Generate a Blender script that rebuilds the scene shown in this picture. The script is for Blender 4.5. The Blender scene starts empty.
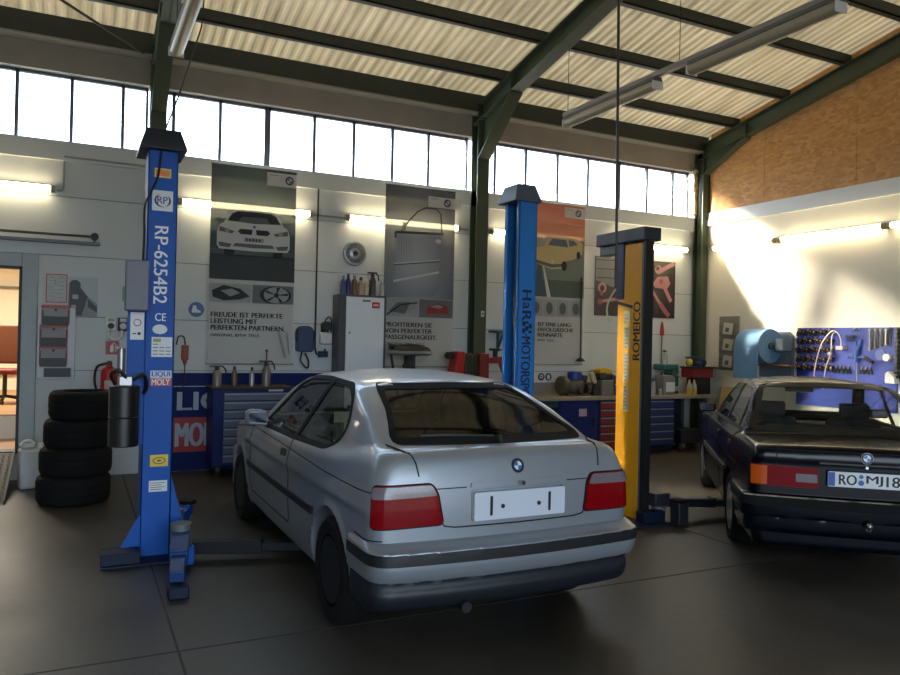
import bpy, bmesh, math, random
import numpy as np
from mathutils import Vector, Matrix
from mathutils.bvhtree import BVHTree
from mathutils.geometry import delaunay_2d_cdt
random.seed(7)
PI = math.pi
C = bpy.context.scene.collection
SC = bpy.context.scene

# ------------------------------------------------------------------ camera, sky, sun, exposure
def camera():
    yaw, pit, rol = [math.radians(a) for a in (26.3, .27, 1.26)]
    F = Vector((math.sin(yaw)*math.cos(pit), math.cos(yaw)*math.cos(pit), math.sin(pit)))
    R = Vector((math.cos(yaw), -math.sin(yaw), 0)); U = R.cross(F)
    R2 = R*math.cos(rol)+U*math.sin(rol); U2 = U*math.cos(rol)-R*math.sin(rol)
    cam = bpy.data.cameras.new('camera'); o = bpy.data.objects.new('camera', cam); C.objects.link(o)
    cam.sensor_width = 36; cam.lens = 36*754/900
    m = Matrix((R2, U2, -F)).transposed().to_4x4(); m.translation = (0, 0, 1.66)
    o.matrix_world = m; SC.camera = o
camera()
SKY = 6.6
w = bpy.data.worlds.new('sky'); SC.world = w; w.use_nodes = True
nt = w.node_tree; bg = nt.nodes['Background']
tc = nt.nodes.new('ShaderNodeTexCoord'); sp = nt.nodes.new('ShaderNodeSeparateXYZ'); cr = nt.nodes.new('ShaderNodeValToRGB')
nt.links.new(tc.outputs['Generated'], sp.inputs[0]); nt.links.new(sp.outputs['Z'], cr.inputs[0]); nt.links.new(cr.outputs[0], bg.inputs[0])
cr.color_ramp.elements[0].position = 0.0; cr.color_ramp.elements[0].color = (.30, .30, .29, 1)
cr.color_ramp.elements[1].position = .5; cr.color_ramp.elements[1].color = (.60, .80, 1, 1)
e_ = cr.color_ramp.elements.new(.06); e_.color = (.72, .87, 1, 1)
bg.inputs[1].default_value = SKY
def light(name, kind, loc, target, energy, col, **kw):
    L = bpy.data.lights.new(name, kind); o = bpy.data.objects.new(name, L); C.objects.link(o)
    o.location = loc; o.rotation_euler = (Vector(target)-Vector(loc)).to_track_quat('-Z', 'Y').to_euler()
    L.energy = energy; L.color = col
    for k, v in kw.items(): setattr(L, k, v)
    return o
SUN_T = Vector((7.45, 9.75, 4.24))
for nm, d, en in (('low_sun', (1, -.46, -.60), 9000000), ('added_patch_spot_mid', (1, -.50, -.48), 5000000), ('added_patch_spot_flat', (1, -.54, -.37), 2600000)):  # the last two spots are added to widen the sun patch on the wall
    light(nm, 'SPOT', SUN_T-Vector(d)*22, SUN_T, en, (1, .87, .66), spot_size=math.radians(5.8), spot_blend=.6, shadow_soft_size=6)
def portal(name, loc, target, sx, sy):
    o = light(name, 'AREA', loc, target, 1, (1, 1, 1), shape='RECTANGLE', size=sx, size_y=sy); o.data.cycles.is_portal = True
portal('window_daylight', (4.4, 9.98, 4.23), (4.4, 0, 4.23), 10.6, .8)
portal('gate_daylight', (.5, -4.35, 2.0), (.5, 5, 2.0), 7.0, 4.0)
vs = SC.view_settings; vs.view_transform = 'Standard'; vs.look = 'None'; vs.gamma = 1; vs.use_curve_mapping = False; vs.exposure = 0.16
SC.cycles.max_bounces = 10; SC.cycles.diffuse_bounces = 6; SC.cycles.transparent_max_bounces = 16
SC.cycles.sample_clamp_indirect = 6; SC.cycles.caustics_reflective = False; SC.cycles.caustics_refractive = False

# ------------------------------------------------------------------ materials
def lin(c):
    return tuple(((v/255)/12.92 if v/255 <= .04045 else ((v/255+.055)/1.055)**2.4) for v in c)
MATS = {}
def P(name, rgb, rough=.5, metal=0, var=.12, scale=9, coat=0, bump=0, emit=0, trans=0, alpha=None, spec=None, thru=0, see=0):
    if name in MATS: return MATS[name]
    m = bpy.data.materials.new(name); m.use_nodes = True; MATS[name] = m
    n = m.node_tree; b = n.nodes['Principled BSDF']; c = lin(rgb)
    tcn = n.nodes.new('ShaderNodeTexCoord'); no = n.nodes.new('ShaderNodeTexNoise')
    no.inputs['Scale'].default_value = scale; no.inputs['Detail'].default_value = 5
    n.links.new(tcn.outputs['Object'], no.inputs['Vector'])
    mx = n.nodes.new('ShaderNodeMix'); mx.data_type = 'RGBA'
    mx.inputs[6].default_value = tuple(v*(1-var) for v in c)+(1,); mx.inputs[7].default_value = tuple(min(1, v*(1+var)) for v in c)+(1,)
    n.links.new(no.outputs['Fac'], mx.inputs[0]); n.links.new(mx.outputs[2], b.inputs['Base Color'])
    b.inputs['Roughness'].default_value = rough; b.inputs['Metallic'].default_value = metal
    if spec is not None: b.inputs['Specular IOR Level'].default_value = spec
    if coat: b.inputs['Coat Weight'].default_value = coat; b.inputs['Coat Roughness'].default_value = .06
    if emit: n.links.new(mx.outputs[2], b.inputs['Emission Color']); b.inputs['Emission Strength'].default_value = emit
    if bump:
        bn = n.nodes.new('ShaderNodeBump'); bn.inputs['Strength'].default_value = bump; bn.inputs['Distance'].default_value = .01
        n.links.new(no.outputs['Fac'], bn.inputs['Height']); n.links.new(bn.outputs[0], b.inputs['Normal'])
    if trans:
        t = n.nodes.new('ShaderNodeBsdfTranslucent'); n.links.new(mx.outputs[2], t.inputs[0])
        if thru: n.links.remove(t.inputs[0].links[0]); t.inputs[0].default_value = tuple(v*.5+thru*.9 for v in c)+(1,)
        ms = n.nodes.new('ShaderNodeMixShader'); ms.inputs[0].default_value = trans
        n.links.new(b.outputs[0], ms.inputs[1]); n.links.new(t.outputs[0], ms.inputs[2])
        n.links.new(ms.outputs[0], n.nodes['Material Output'].inputs[0])
        if see:
            tp = n.nodes.new('ShaderNodeBsdfTransparent'); m3 = n.nodes.new('ShaderNodeMixShader'); m3.inputs[0].default_value = see
            n.links.new(ms.outputs[0], m3.inputs[1]); n.links.new(tp.outputs[0], m3.inputs[2]); n.links.new(m3.outputs[0], n.nodes['Material Output'].inputs[0])
    return m
def glass(name, tint, refl=.12, rough=.02, top=.85):
    if name in MATS: return MATS[name]
    m = bpy.data.materials.new(name); m.use_nodes = True; MATS[name] = m
    n = m.node_tree; n.nodes.remove(n.nodes['Principled BSDF'])
    t = n.nodes.new('ShaderNodeBsdfTransparent'); t.inputs[0].default_value = tint+(1,)
    g = n.nodes.new('ShaderNodeBsdfGlossy'); g.inputs['Roughness'].default_value = rough
    lw = n.nodes.new('ShaderNodeLayerWeight'); lw.inputs[0].default_value = .5
    pw = n.nodes.new('ShaderNodeMath'); pw.operation = 'POWER'; pw.inputs[1].default_value = 4.5; n.links.new(lw.outputs['Facing'], pw.inputs[0])
    ma = n.nodes.new('ShaderNodeMath'); ma.operation = 'MULTIPLY_ADD'; ma.inputs[1].default_value = top; ma.inputs[2].default_value = refl
    no = n.nodes.new('ShaderNodeTexNoise'); no.inputs['Scale'].default_value = 6
    m2 = n.nodes.new('ShaderNodeMath'); m2.operation = 'MULTIPLY_ADD'; m2.inputs[1].default_value = .03
    n.links.new(pw.outputs[0], ma.inputs[0]); n.links.new(no.outputs[0], m2.inputs[0]); n.links.new(ma.outputs[0], m2.inputs[2])
    ms = n.nodes.new('ShaderNodeMixShader'); n.links.new(m2.outputs[0], ms.inputs[0])
    n.links.new(t.outputs[0], ms.inputs[1]); n.links.new(g.outputs[0], ms.inputs[2]); n.links.new(ms.outputs[0], n.nodes['Material Output'].inputs[0])
    return m
def floor_mat():
    m = bpy.data.materials.new('stained_concrete'); m.use_nodes = True; n = m.node_tree; b = n.nodes['Principled BSDF']
    tcn = n.nodes.new('ShaderNodeTexCoord')
    def noise(s, d=6, ro=.6):
        no = n.nodes.new('ShaderNodeTexNoise'); no.inputs['Scale'].default_value = s; no.inputs['Detail'].default_value = d; no.inputs['Roughness'].default_value = ro
        n.links.new(tcn.outputs['Object'], no.inputs['Vector']); return no
    a, f = noise(.9), noise(14, 8, .7)
    r = n.nodes.new('ShaderNodeValToRGB'); n.links.new(a.outputs['Fac'], r.inputs[0])
    r.color_ramp.elements[0].position = .35; r.color_ramp.elements[0].color = lin((50, 45, 39))+(1,)
    r.color_ramp.elements[1].position = .68; r.color_ramp.elements[1].color = lin((76, 70, 62))+(1,)
    mx = n.nodes.new('ShaderNodeMix'); mx.data_type = 'RGBA'; mx.blend_type = 'MULTIPLY'; mx.inputs[0].default_value = .55
    r2 = n.nodes.new('ShaderNodeValToRGB'); n.links.new(f.outputs['Fac'], r2.inputs[0])
    r2.color_ramp.elements[0].position = .3; r2.color_ramp.elements[0].color = (.45, .44, .42, 1); r2.color_ramp.elements[1].position = .65
    n.links.new(r.outputs[0], mx.inputs[6]); n.links.new(r2.outputs[0], mx.inputs[7]); n.links.new(mx.outputs[2], b.inputs['Base Color'])
    mr = n.nodes.new('ShaderNodeMapRange'); mr.inputs[3].default_value = .30; mr.inputs[4].default_value = .62
    n.links.new(a.outputs['Fac'], mr.inputs[0]); n.links.new(mr.outputs[0], b.inputs['Roughness'])
    bn = n.nodes.new('ShaderNodeBump'); bn.inputs['Strength'].default_value = .25; bn.inputs['Distance'].default_value = .004
    n.links.new(f.outputs['Fac'], bn.inputs['Height']); n.links.new(bn.outputs[0], b.inputs['Normal'])
    return m
def osb_mat():
    m = bpy.data.materials.new('strand_board'); m.use_nodes = True; n = m.node_tree; b = n.nodes['Principled BSDF']
    tcn = n.nodes.new('ShaderNodeTexCoord'); vo = n.nodes.new('ShaderNodeTexVoronoi'); vo.inputs['Scale'].default_value = 15
    mp = n.nodes.new('ShaderNodeMapping'); mp.inputs['Scale'].default_value = (1, .8, 1.9); n.links.new(tcn.outputs['Object'], mp.inputs[0]); n.links.new(mp.outputs[0], vo.inputs['Vector'])
    sx = n.nodes.new('ShaderNodeSeparateXYZ'); n.links.new(vo.outputs['Color'], sx.inputs[0])
    r = n.nodes.new('ShaderNodeValToRGB'); n.links.new(sx.outputs[0], r.inputs[0])
    r.color_ramp.elements[0].color = lin((168, 118, 70))+(1,); r.color_ramp.elements[1].color = lin((222, 176, 116))+(1,)
    no = n.nodes.new('ShaderNodeTexNoise'); no.inputs['Scale'].default_value = 3; no.inputs['Detail'].default_value = 8; n.links.new(tcn.outputs['Object'], no.inputs['Vector'])
    mx = n.nodes.new('ShaderNodeMix'); mx.data_type = 'RGBA'; mx.blend_type = 'MULTIPLY'; mx.inputs[0].default_value = .5
    n.links.new(r.outputs[0], mx.inputs[6]); n.links.new(no.outputs['Color'], mx.inputs[7]); 
    m2 = n.nodes.new('ShaderNodeMix'); m2.data_type = 'RGBA'; n.links.new(no.outputs['Fac'], m2.inputs[0]); n.links.new(r.outputs[0], m2.inputs[6]); m2.inputs[7].default_value = lin((190, 138, 84))+(1,)
    n.links.new(m2.outputs[2], b.inputs['Base Color']); b.inputs['Roughness'].default_value = .7
    return m
def roof_mat():
    m = bpy.data.materials.new('weathered_roof_sheet'); m.use_nodes = True; n = m.node_tree; b = n.nodes['Principled BSDF']
    tcn = n.nodes.new('ShaderNodeTexCoord'); mp = n.nodes.new('ShaderNodeMapping'); mp.inputs['Scale'].default_value = (5, .5, 1)
    n.links.new(tcn.outputs['Object'], mp.inputs[0]); no = n.nodes.new('ShaderNodeTexNoise'); no.inputs['Scale'].default_value = 1.6; no.inputs['Detail'].default_value = 6
    n.links.new(mp.outputs[0], no.inputs['Vector']); r = n.nodes.new('ShaderNodeValToRGB'); n.links.new(no.outputs['Fac'], r.inputs[0])
    r.color_ramp.elements[0].position = .25; r.color_ramp.elements[0].color = lin((150, 136, 108))+(1,)
    r.color_ramp.elements[1].position = .62; r.color_ramp.elements[1].color = lin((188, 175, 146))+(1,)
    n.links.new(r.outputs[0], b.inputs['Base Color']); b.inputs['Roughness'].default_value = .6
    t = n.nodes.new('ShaderNodeBsdfTranslucent'); n.links.new(r.outputs[0], t.inputs[0]); ms = n.nodes.new('ShaderNodeMixShader'); ms.inputs[0].default_value = .05
    n.links.new(b.outputs[0], ms.inputs[1]); n.links.new(t.outputs[0], ms.inputs[2]); n.links.new(ms.outputs[0], n.nodes['Material Output'].inputs[0])
    return m
WHITEWALL = P('white_wall_panel', (206, 211, 213), .55, var=.05, scale=1.5)
GREYWALL = P('grey_concrete_beam', (158, 150, 140), .8, var=.15, scale=3)
GREEN = P('dark_green_steel', (62, 74, 56), .5, var=.2)
FRAMEGREY = P('window_frame_grey', (96, 96, 104), .5)
BLACK = P('matt_black_plastic', (22, 22, 24), .5)
RUBBER = P('black_rubber', (13, 13, 14), .8, var=.3, spec=.25)
DARK = P('charcoal_plastic', (44, 46, 52), .5)
WHITE = P('white_plastic', (225, 225, 222), .4, var=.04)
GREY = P('light_grey_metal', (150, 152, 154), .4, .3)
MIDGREY = P('mid_grey_metal', (104, 106, 110), .45, .2)
STEEL = P('bare_steel', (150, 150, 152), .3, .9)
CHROME = P('chrome', (225, 228, 232), .08, 1, var=.02)
LIFTBLUE = P('lift_blue_paint', (10, 82, 172), .5, var=.08, spec=.3)
LIFTBLUE2 = P('lift_blue_paint_lighter', (46, 122, 200), .5, var=.08, spec=.3)
CABBLUE = P('cabinet_blue_paint', (10, 34, 100), .5, var=.1, spec=.3)
YELLOW = P('lift_yellow_paint', (236, 164, 22), .45, var=.08)
RED = P('signal_red', (176, 30, 30), .4)
DARKRED = P('drawer_red', (128, 40, 40), .45)
WOODTOP = P('worktop_beech', (150, 138, 120), .5, var=.2, scale=5)

# ------------------------------------------------------------------ mesh helpers
def fr(o, r, u):
    r = Vector(r).normalized(); u = Vector(u).normalized(); n = r.cross(u)
    m = Matrix((r, u, n)).transposed().to_4x4(); m.translation = o; return m
def text_data(s, bold=0.0, spacing=1.0):
    cu = bpy.data.curves.new('t', 'FONT'); cu.body = s; cu.offset = bold; cu.resolution_u = 3; cu.space_character = spacing
    o = bpy.data.objects.new('t', cu); C.objects.link(o); dg = bpy.context.evaluated_depsgraph_get(); dg.update()
    me = bpy.data.meshes.new_from_object(o.evaluated_get(dg)); v = [tuple(q.co) for q in me.vertices]; f = [tuple(p.vertices) for p in me.polygons]
    bpy.data.objects.remove(o); bpy.data.curves.remove(cu); bpy.data.meshes.remove(me); return v, f
class MB:
    def __init__(s): s.v = []; s.f = []; s.m = []
    def add(s, v, f, m=0, M=None):
        k = len(s.v)
        s.v += [tuple(M @ Vector(p)) for p in v] if M is not None else [tuple(p) for p in v]
        s.f += [tuple(i+k for i in q) for q in f]; s.m += [m]*len(f); return s
    def box(s, lo, hi, m=0, M=None):
        (a, b, c), (d, e, g) = lo, hi
        return s.add([(a,b,c),(d,b,c),(d,e,c),(a,e,c),(a,b,g),(d,b,g),(d,e,g),(a,e,g)], [(0,3,2,1),(4,5,6,7),(0,1,5,4),(1,2,6,5),(2,3,7,6),(3,0,4,7)], m, M)
    def cb(s, c, z, m=0, M=None):
        return s.box([c[i]-z[i]/2 for i in range(3)], [c[i]+z[i]/2 for i in range(3)], m, M)
    def cyl(s, p0, p1, r0, r1=None, n=16, m=0, M=None):
        r1 = r0 if r1 is None else r1; p0, p1 = Vector(p0), Vector(p1); d = (p1-p0).normalized()
        a = d.orthogonal().normalized(); b = d.cross(a); v = []
        for p, r in ((p0, r0), (p1, r1)):
            v += [p+(a*math.cos(2*PI*i/n)+b*math.sin(2*PI*i/n))*r for i in range(n)]
        f = [(i, (i+1) % n, n+(i+1) % n, n+i) for i in range(n)]+[tuple(range(n-1, -1, -1)), tuple(range(n, 2*n))]
        return s.add(v, f, m, M)
    def tube(s, pts, r, n=8, m=0, M=None):
        pts = [Vector(p) for p in pts]; v = []; t = (pts[1]-pts[0]).normalized(); a = t.orthogonal().normalized()
        for i, p in enumerate(pts):
            t = (pts[min(i+1, len(pts)-1)]-pts[max(i-1, 0)]).normalized(); a = (a-t*a.dot(t)).normalized(); b = t.cross(a)
            v += [p+(a*math.cos(2*PI*k/n)+b*math.sin(2*PI*k/n))*r for k in range(n)]
        f = [(i*n+k, i*n+(k+1) % n, (i+1)*n+(k+1) % n, (i+1)*n+k) for i in range(len(pts)-1) for k in range(n)]
        f += [tuple(range(n-1, -1, -1)), tuple(range((len(pts)-1)*n, len(pts)*n))]
        return s.add(v, f, m, M)
    def lathe(s, prof, n=24, m=0, M=None, ms=None):
        v = [(r*math.cos(2*PI*k/n), r*math.sin(2*PI*k/n), z) for r, z in prof for k in range(n)]
        k0 = len(s.v); s.add(v, [], m, M)
        for i in range(len(prof)-1):
            for k in range(n):
                s.f.append((k0+i*n+k, k0+i*n+(k+1) % n, k0+(i+1)*n+(k+1) % n, k0+(i+1)*n+k)); s.m.append(ms[i] if ms else m)
        for i, rev in ((0, 1), (len(prof)-1, 0)):
            if prof[i][0] > 1e-6:
                q = [k0+i*n+k for k in range(n)]; s.f.append(tuple(q[::-1] if rev else q)); s.m.append(ms[min(i, len(ms)-1)] if ms else m)
        return s
    def prism(s, poly, d0, d1, m=0, M=None):     # polygon in local xy, extruded d0..d1 along local z
        n = len(poly); ar = sum(poly[i][0]*poly[(i+1) % n][1]-poly[(i+1) % n][0]*poly[i][1] for i in range(n))
        if ar < 0: poly = poly[::-1]
        v = [(x, y, d0) for x, y in poly]+[(x, y, d1) for x, y in poly]
        return s.add(v, [tuple(range(n-1, -1, -1)), tuple(range(n, 2*n))]+[(i, (i+1) % n, n+(i+1) % n, n+i) for i in range(n)], m, M)
    def flat(s, poly, d=0, m=0, M=None):
        n = len(poly); ar = sum(poly[i][0]*poly[(i+1) % n][1]-poly[(i+1) % n][0]*poly[i][1] for i in range(n))
        if ar < 0: poly = poly[::-1]
        return s.add([(x, y, d) for x, y in poly], [tuple(range(n))], m, M)
    def rect(s, x0, y0, x1, y1, d=0, m=0, M=None): return s.flat([(x0, y0), (x1, y0), (x1, y1), (x0, y1)], d, m, M)
    def disc(s, x, y, r, d=0, m=0, M=None, n=20, ry=None): return s.flat([(x+r*math.cos(2*PI*k/n), y+(ry or r)*math.sin(2*PI*k/n)) for k in range(n)], d, m, M)
    def sphere(s, c, r, m=0, M=None, n=14, sc=(1, 1, 1)):
        k0 = len(s.v); h = n//2; v = [(c[0]+r*sc[0]*math.sin(PI*i/h)*math.cos(2*PI*k/n), c[1]+r*sc[1]*math.sin(PI*i/h)*math.sin(2*PI*k/n), c[2]-r*sc[2]*math.cos(PI*i/h)) for i in range(h+1) for k in range(n)]
        return s.add(v, [(i*n+k, i*n+(k+1) % n, (i+1)*n+(k+1) % n, (i+1)*n+k) for i in range(h) for k in range(n)], m, M)
    def text(s, st, x, y, w=None, h=None, d=.001, m=0, M=None, bold=0.0, align='l'):
        v, f = text_data(st, 0)
        x0, x1 = min(p[0] for p in v), max(p[0] for p in v); y0, y1 = min(p[1] for p in v), max(p[1] for p in v)
        if h is None: h = w*(y1-y0)/(x1-x0)
        if w is None: w = h*(x1-x0)/(y1-y0)
        ox = x if align == 'l' else x-w/2
        e = bold*h*1.1
        for k, q in enumerate((0, -e, e) if bold else (0,)): s.add([(ox+q+(p[0]-x0)/(x1-x0)*w, y+(p[1]-y0)/(y1-y0)*h, d+.00008*k) for p in v], f, m, M)
        return s
    def shell(s, th):                 # give an open sheet thickness, with side walls of their own
        N = [Vector() for _ in s.v]; ed = {}
        for f, m in zip(s.f, s.m):
            a, b, c = (Vector(s.v[i]) for i in f[:3]); n = (b-a).cross(c-a)
            for i in f: N[i] += n
            for i in range(len(f)):
                e = (f[i], f[(i+1) % len(f)]); k = (min(e), max(e)); ed.setdefault(k, []).append((e, m))
        k0 = len(s.v); low = [tuple(Vector(p)-n.normalized()*th) for p, n in zip(s.v, N)]; top = list(s.v); F0 = list(zip(s.f, s.m)); s.v += low
        for f, m in F0: s.f.append(tuple(i+k0 for i in f[::-1])); s.m.append(m)
        for L in ed.values():
            if len(L) == 1:
                (a, b), m = L[0]; q = len(s.v); s.v += [top[a], top[b], low[b], low[a]]; s.f.append((q+1, q, q+3, q+2)); s.m.append(m)
    def mesh(s, name, mats, smooth=35):
        me = bpy.data.meshes.new(name); me.from_pydata(s.v, [], s.f); me.update()
        for m in mats: me.materials.append(m)
        me.polygons.foreach_set('material_index', s.m)
        if smooth:
            me.polygons.foreach_set('use_smooth', [True]*len(s.f)); me.set_sharp_from_angle(angle=math.radians(smooth))
        return me
    def build(s, name, mats, parent=None, bev=0, smooth=35, loc=None, rotz=0, solid=0):
        mats = mats if isinstance(mats, (list, tuple)) else [mats]
        if solid: s.shell(solid)
        o = bpy.data.objects.new(name, s.mesh(name, mats, smooth)); C.objects.link(o)
        if parent is not None: o.parent = parent
        if loc is not None: o.location = loc; o.rotation_euler = (0, 0, rotz)
        if bev:
            b = o.modifiers.new('b', 'BEVEL'); b.width = bev; b.segments = 2; b.limit_method = 'ANGLE'; b.angle_limit = math.radians(40)
        return o
def tag(o, label, cat, group=None):
    o['label'] = label; o['category'] = cat
    if group: o['group'] = group
    return o
def thing(name, label, cat, loc=(0, 0, 0), rotz=0, group=None):
    o = bpy.data.objects.new(name, None); C.objects.link(o); o.location = loc; o.rotation_euler = (0, 0, rotz); o.empty_display_size = .1
    return tag(o, label, cat, group)
def struct(name, mb, mats, parent=None, **k):
    o = mb.build(name, mats, parent, **k)
    if parent is None: o['kind'] = 'structure'
    return o
def dup(root, loc, rotz=None, label=None, group=None):
    r = root.copy(); C.objects.link(r); r.location = loc
    if rotz is not None: r.rotation_euler = (0, 0, rotz)
    if label: r['label'] = label
    if group: r['group'] = group
    for ch in root.children:
        c = ch.copy(); C.objects.link(c); c.parent = r
        for g in ch.children:
            d = g.copy(); C.objects.link(d); d.parent = c
    return r
def bow(p0, p1, sag, n=14, side=(0, 0, -1)):
    p0, p1, s = Vector(p0), Vector(p1), Vector(side)
    return [p0.lerp(p1, i/n)+s*sag*4*(i/n)*(1-i/n) for i in range(n+1)]
def curve(pts, n=8):
    P_ = [Vector(p) for p in pts]; out = []
    for i in range(len(P_)-1):
        a, b, c, d = P_[max(i-1, 0)], P_[i], P_[i+1], P_[min(i+2, len(P_)-1)]
        for k in range(n):
            t = k/n; out.append(.5*((2*b)+(c-a)*t+(2*a-5*b+4*c-d)*t*t+(3*b-a-3*c+d)*t**3))
    return out+[P_[-1]]
BW = lambda x=0, z=0, y=9.7: fr((x, y, z), (1, 0, 0), (0, 0, 1))          # frame on the back wall: local x right, y up, z into the room
RW = lambda y=0, z=0, x=9.49: fr((x, y, z), (0, -1, 0), (0, 0, 1))        # frame on the right wall

# ------------------------------------------------------------------ the setting
YW, XR = 9.7, 9.49
ROOF = lambda y: 5.17+.2*(9.7-y) if y > 2.9 else 5.17+.2*6.8-.2*(2.9-y)
FLOOR = MB().box((-4.2, -4.2, -.15), (XR+.2, 9.72, 0)); struct('floor', FLOOR, floor_mat(), smooth=0)
j = MB()
for x0, y0, x1, y1 in ((-4, 4.165, 9.4, 4.178), (.505, -4, .518, 9.6), (4.96, -4, 4.972, 9.6), (-4, .3, 9.4, .313)):
    j.box((x0, y0, -.001), (x1, y1, .0012))
struct('trim_1', j, P('floor_joint_sealant', (46, 42, 38), .8), smooth=0)
# back wall: white sandwich panels below the strip window, with a doorway on the left
def wall_panels(mb, x0, x1, z0, z1, y, th=.16):
    cuts = [z for z in (1.225, 1.845, 2.54, 3.215) if z0+.02 < z < z1-.02]; zs = [z0]+cuts+[z1]
    for a, b in zip(zs, zs[1:]): mb.box((x0, y, a+(.004 if a != z0 else 0)), (x1, y+th, b-(.004 if b != z1 else 0)))
    mb.box((x0, y+.012, z0), (x1, y+th-.01, z1), 1)
b = MB()
wall_panels(b, -.57, XR, 0, 3.62, YW); wall_panels(b, -4.2, -1.55, 0, 3.62, YW); wall_panels(b, -1.55, -.57, 2.38, 3.62, YW); wall_panels(b, -1.55, -.57, 0, .32, YW)
struct('wall_back', b, [WHITEWALL, P('panel_joint', (120, 118, 112), .8), GREYWALL], smooth=0)
b = MB().box((-4.2, YW-.05, 3.62), (XR, YW+.16, 3.84)); struct('trim_6', b, WHITEWALL, smooth=0)
b = MB().box((-4.2, YW-.02, 4.63), (XR, YW+.2, 5.2)); struct('trim_7', b, GREYWALL, smooth=0)
b = MB().box((XR, -4.2, 0), (XR+.2, 9.7, 3.69)); struct('wall_right', b, P('cream_wall_paint', (226, 220, 206), .6, var=.04, scale=1.2), smooth=0)
b = MB().box((XR-.05, -4.2, 3.69), (XR+.2, 9.5, 3.78)); b.box((XR-.02, -4.2, 3.78), (XR+.2, 9.5, 3.91)); struct('trim_2', b, P('white_ledge_paint', (222, 224, 224), .5, var=.04), smooth=0)
OSB = osb_mat()
ys = [9.45, 8.33, 6.79, 5.54, 4.29, 3.04, .5, -2, -4.2]
b = MB(); M = fr((XR, 0, 0), (0, -1, 0), (0, 0, 1))
for y1, y0 in zip(ys, ys[1:]):
    b.prism([(-y1+.003, 3.91), (-y0-.003, 3.91), (-y0-.003, ROOF(y0)), (-y1+.003, ROOF(y1))], -.2, 0, 0, M)
b.box((XR+.02, -4.2, 3.9), (XR+.2, 9.7, 5.15), 1)
struct('wall_gable', b, [OSB, BLACK], smooth=0)
b = MB().box((-4.4, -4.2, 0), (-4.2, 9.9, 6.6)); struct('wall_left', b, WHITEWALL, smooth=0)
b = MB().box((-4.4, -4.4, 0), (-3, -4.2, 6.6)).box((4, -4.4, 0), (XR+.2, -4.2, 6.6)).box((-3, -4.4, 4), (4, -4.2, 6.6)); struct('wall_front', b, WHITEWALL, smooth=0)
# roof sheets, corrugated along the slope
b = MB(); xs = np.arange(-4.3, XR+.25, .03); cz = [0 if (i//2) % 2 else .011 for i in range(len(xs))]
for ya, yb in ((10.0, 2.9), (2.9, -4.4)):
    v = [(x, y, ROOF(y)+c+.02) for y in (ya, yb) for x, c in zip(xs, cz)]; n = len(xs)
    b.add(v, [(i, i+1, n+i+1, n+i) for i in range(n-1)])
struct('ceiling', b, roof_mat(), smooth=0)
PURL = P('shaded_purlin_green', (44, 50, 42), .55, var=.2)  # green darkened so the colour carries the shade on the purlin undersides
def purlin(y):
    b = MB(); z = ROOF(y); b.box((-4.2, y-.04, z-.14), (XR, y-.028, z)); b.box((-4.2, y-.04, z-.14), (XR, y+.045, z-.125)); b.box((-4.2, y-.04, z-.012), (XR, y+.045, z))
    return struct('purlin', b, PURL, smooth=0)
for y in (8.87, 7.92, 6.93, 5.95, 4.95, 3.95, 2.95, 1.9, .9, -.1, -1.1, -2.1, -3.1): purlin(y)
b = MB().box((-4.2, 9.50, 4.94), (XR, 9.515, 5.19)).box((-4.2, 9.48, 4.925), (XR, 9.66, 4.945), 1); struct('eave_purlin', b, [PURL, P('galvanised_edge', (150, 148, 140), .4, .4)], smooth=0)
def ibeam(b, pts, wf, d, tw=.014):        # I-section swept along pts in a YZ plane at local x = 0; d is depth downwards from pts
    for (y0, z0), (y1, z1) in zip(pts, pts[1:]):
        M = fr((0, 0, 0), (0, 1, 0), (0, 0, 1))
        b.prism([(y0, z0), (y1, z1), (y1, z1-d), (y0, z0-d)], -tw/2, tw/2, 0, M)
        for q in (0, -d+tw): b.prism([(y0, z0+q), (y1, z1+q), (y1, z1+q-tw), (y0, z0+q-tw)], -wf/2, wf/2, 0, M)
def portal_frame(x, w=.17, hz=4.28):
    f = bpy.data.objects.new('portal_frame', None); C.objects.link(f); f.location = (x, 0, 0); f['kind'] = 'structure'
    b = MB(); b.box((-w/2, 9.47, 0), (w/2, 9.487, 4.95)).box((-w/2, 9.65, 0), (w/2, 9.668, 4.95)).box((-.007, 9.487, 0), (.007, 9.65, 4.95)); b.box((-.12, 9.42, 0), (.12, 9.69, .02))
    o = b.build('column', GREEN, f, smooth=0)
    b = MB(); ibeam(b, [(9.68, 5.03), (2.9, 5.03+.2*6.78)], w, .25); ibeam(b, [(2.9, 5.03+.2*6.78), (-4.2, 5.03+.2*6.78-.2*7.1)], w, .25)
    b.build('rafter', GREEN, f, smooth=0)
    b = MB(); M = fr((0, 0, 0), (0, 1, 0), (0, 0, 1))
    b.prism([(9.48, 4.82), (9.48, hz), (8.62, 5.0)], -.007, .007, 0, M)
    b.prism([(9.48, hz), (8.62, 4.99), (8.60, 4.975), (9.46, hz-.01)], -w/2, w/2, 0, M); b.box((-w/2, 8.6, 4.98), (w/2, 8.615, 5.2)); b.box((-w/2, 9.40, 4.82), (w/2, 9.48, 4.835))
    for k in range(4): b.cyl((.0, 9.3-.17*k, 4.89+.034*k), (-.03, 9.3-.17*k, 4.89+.034*k), .014, n=6)
    b.build('haunch', GREEN, f, smooth=0); return f
for x, w, hz in ((.80, .17, 4.28), (5.155, .19, 4.28), (9.42, .13, 4.56), (-3.5, .17, 4.28)): portal_frame(x, w, hz)
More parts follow.
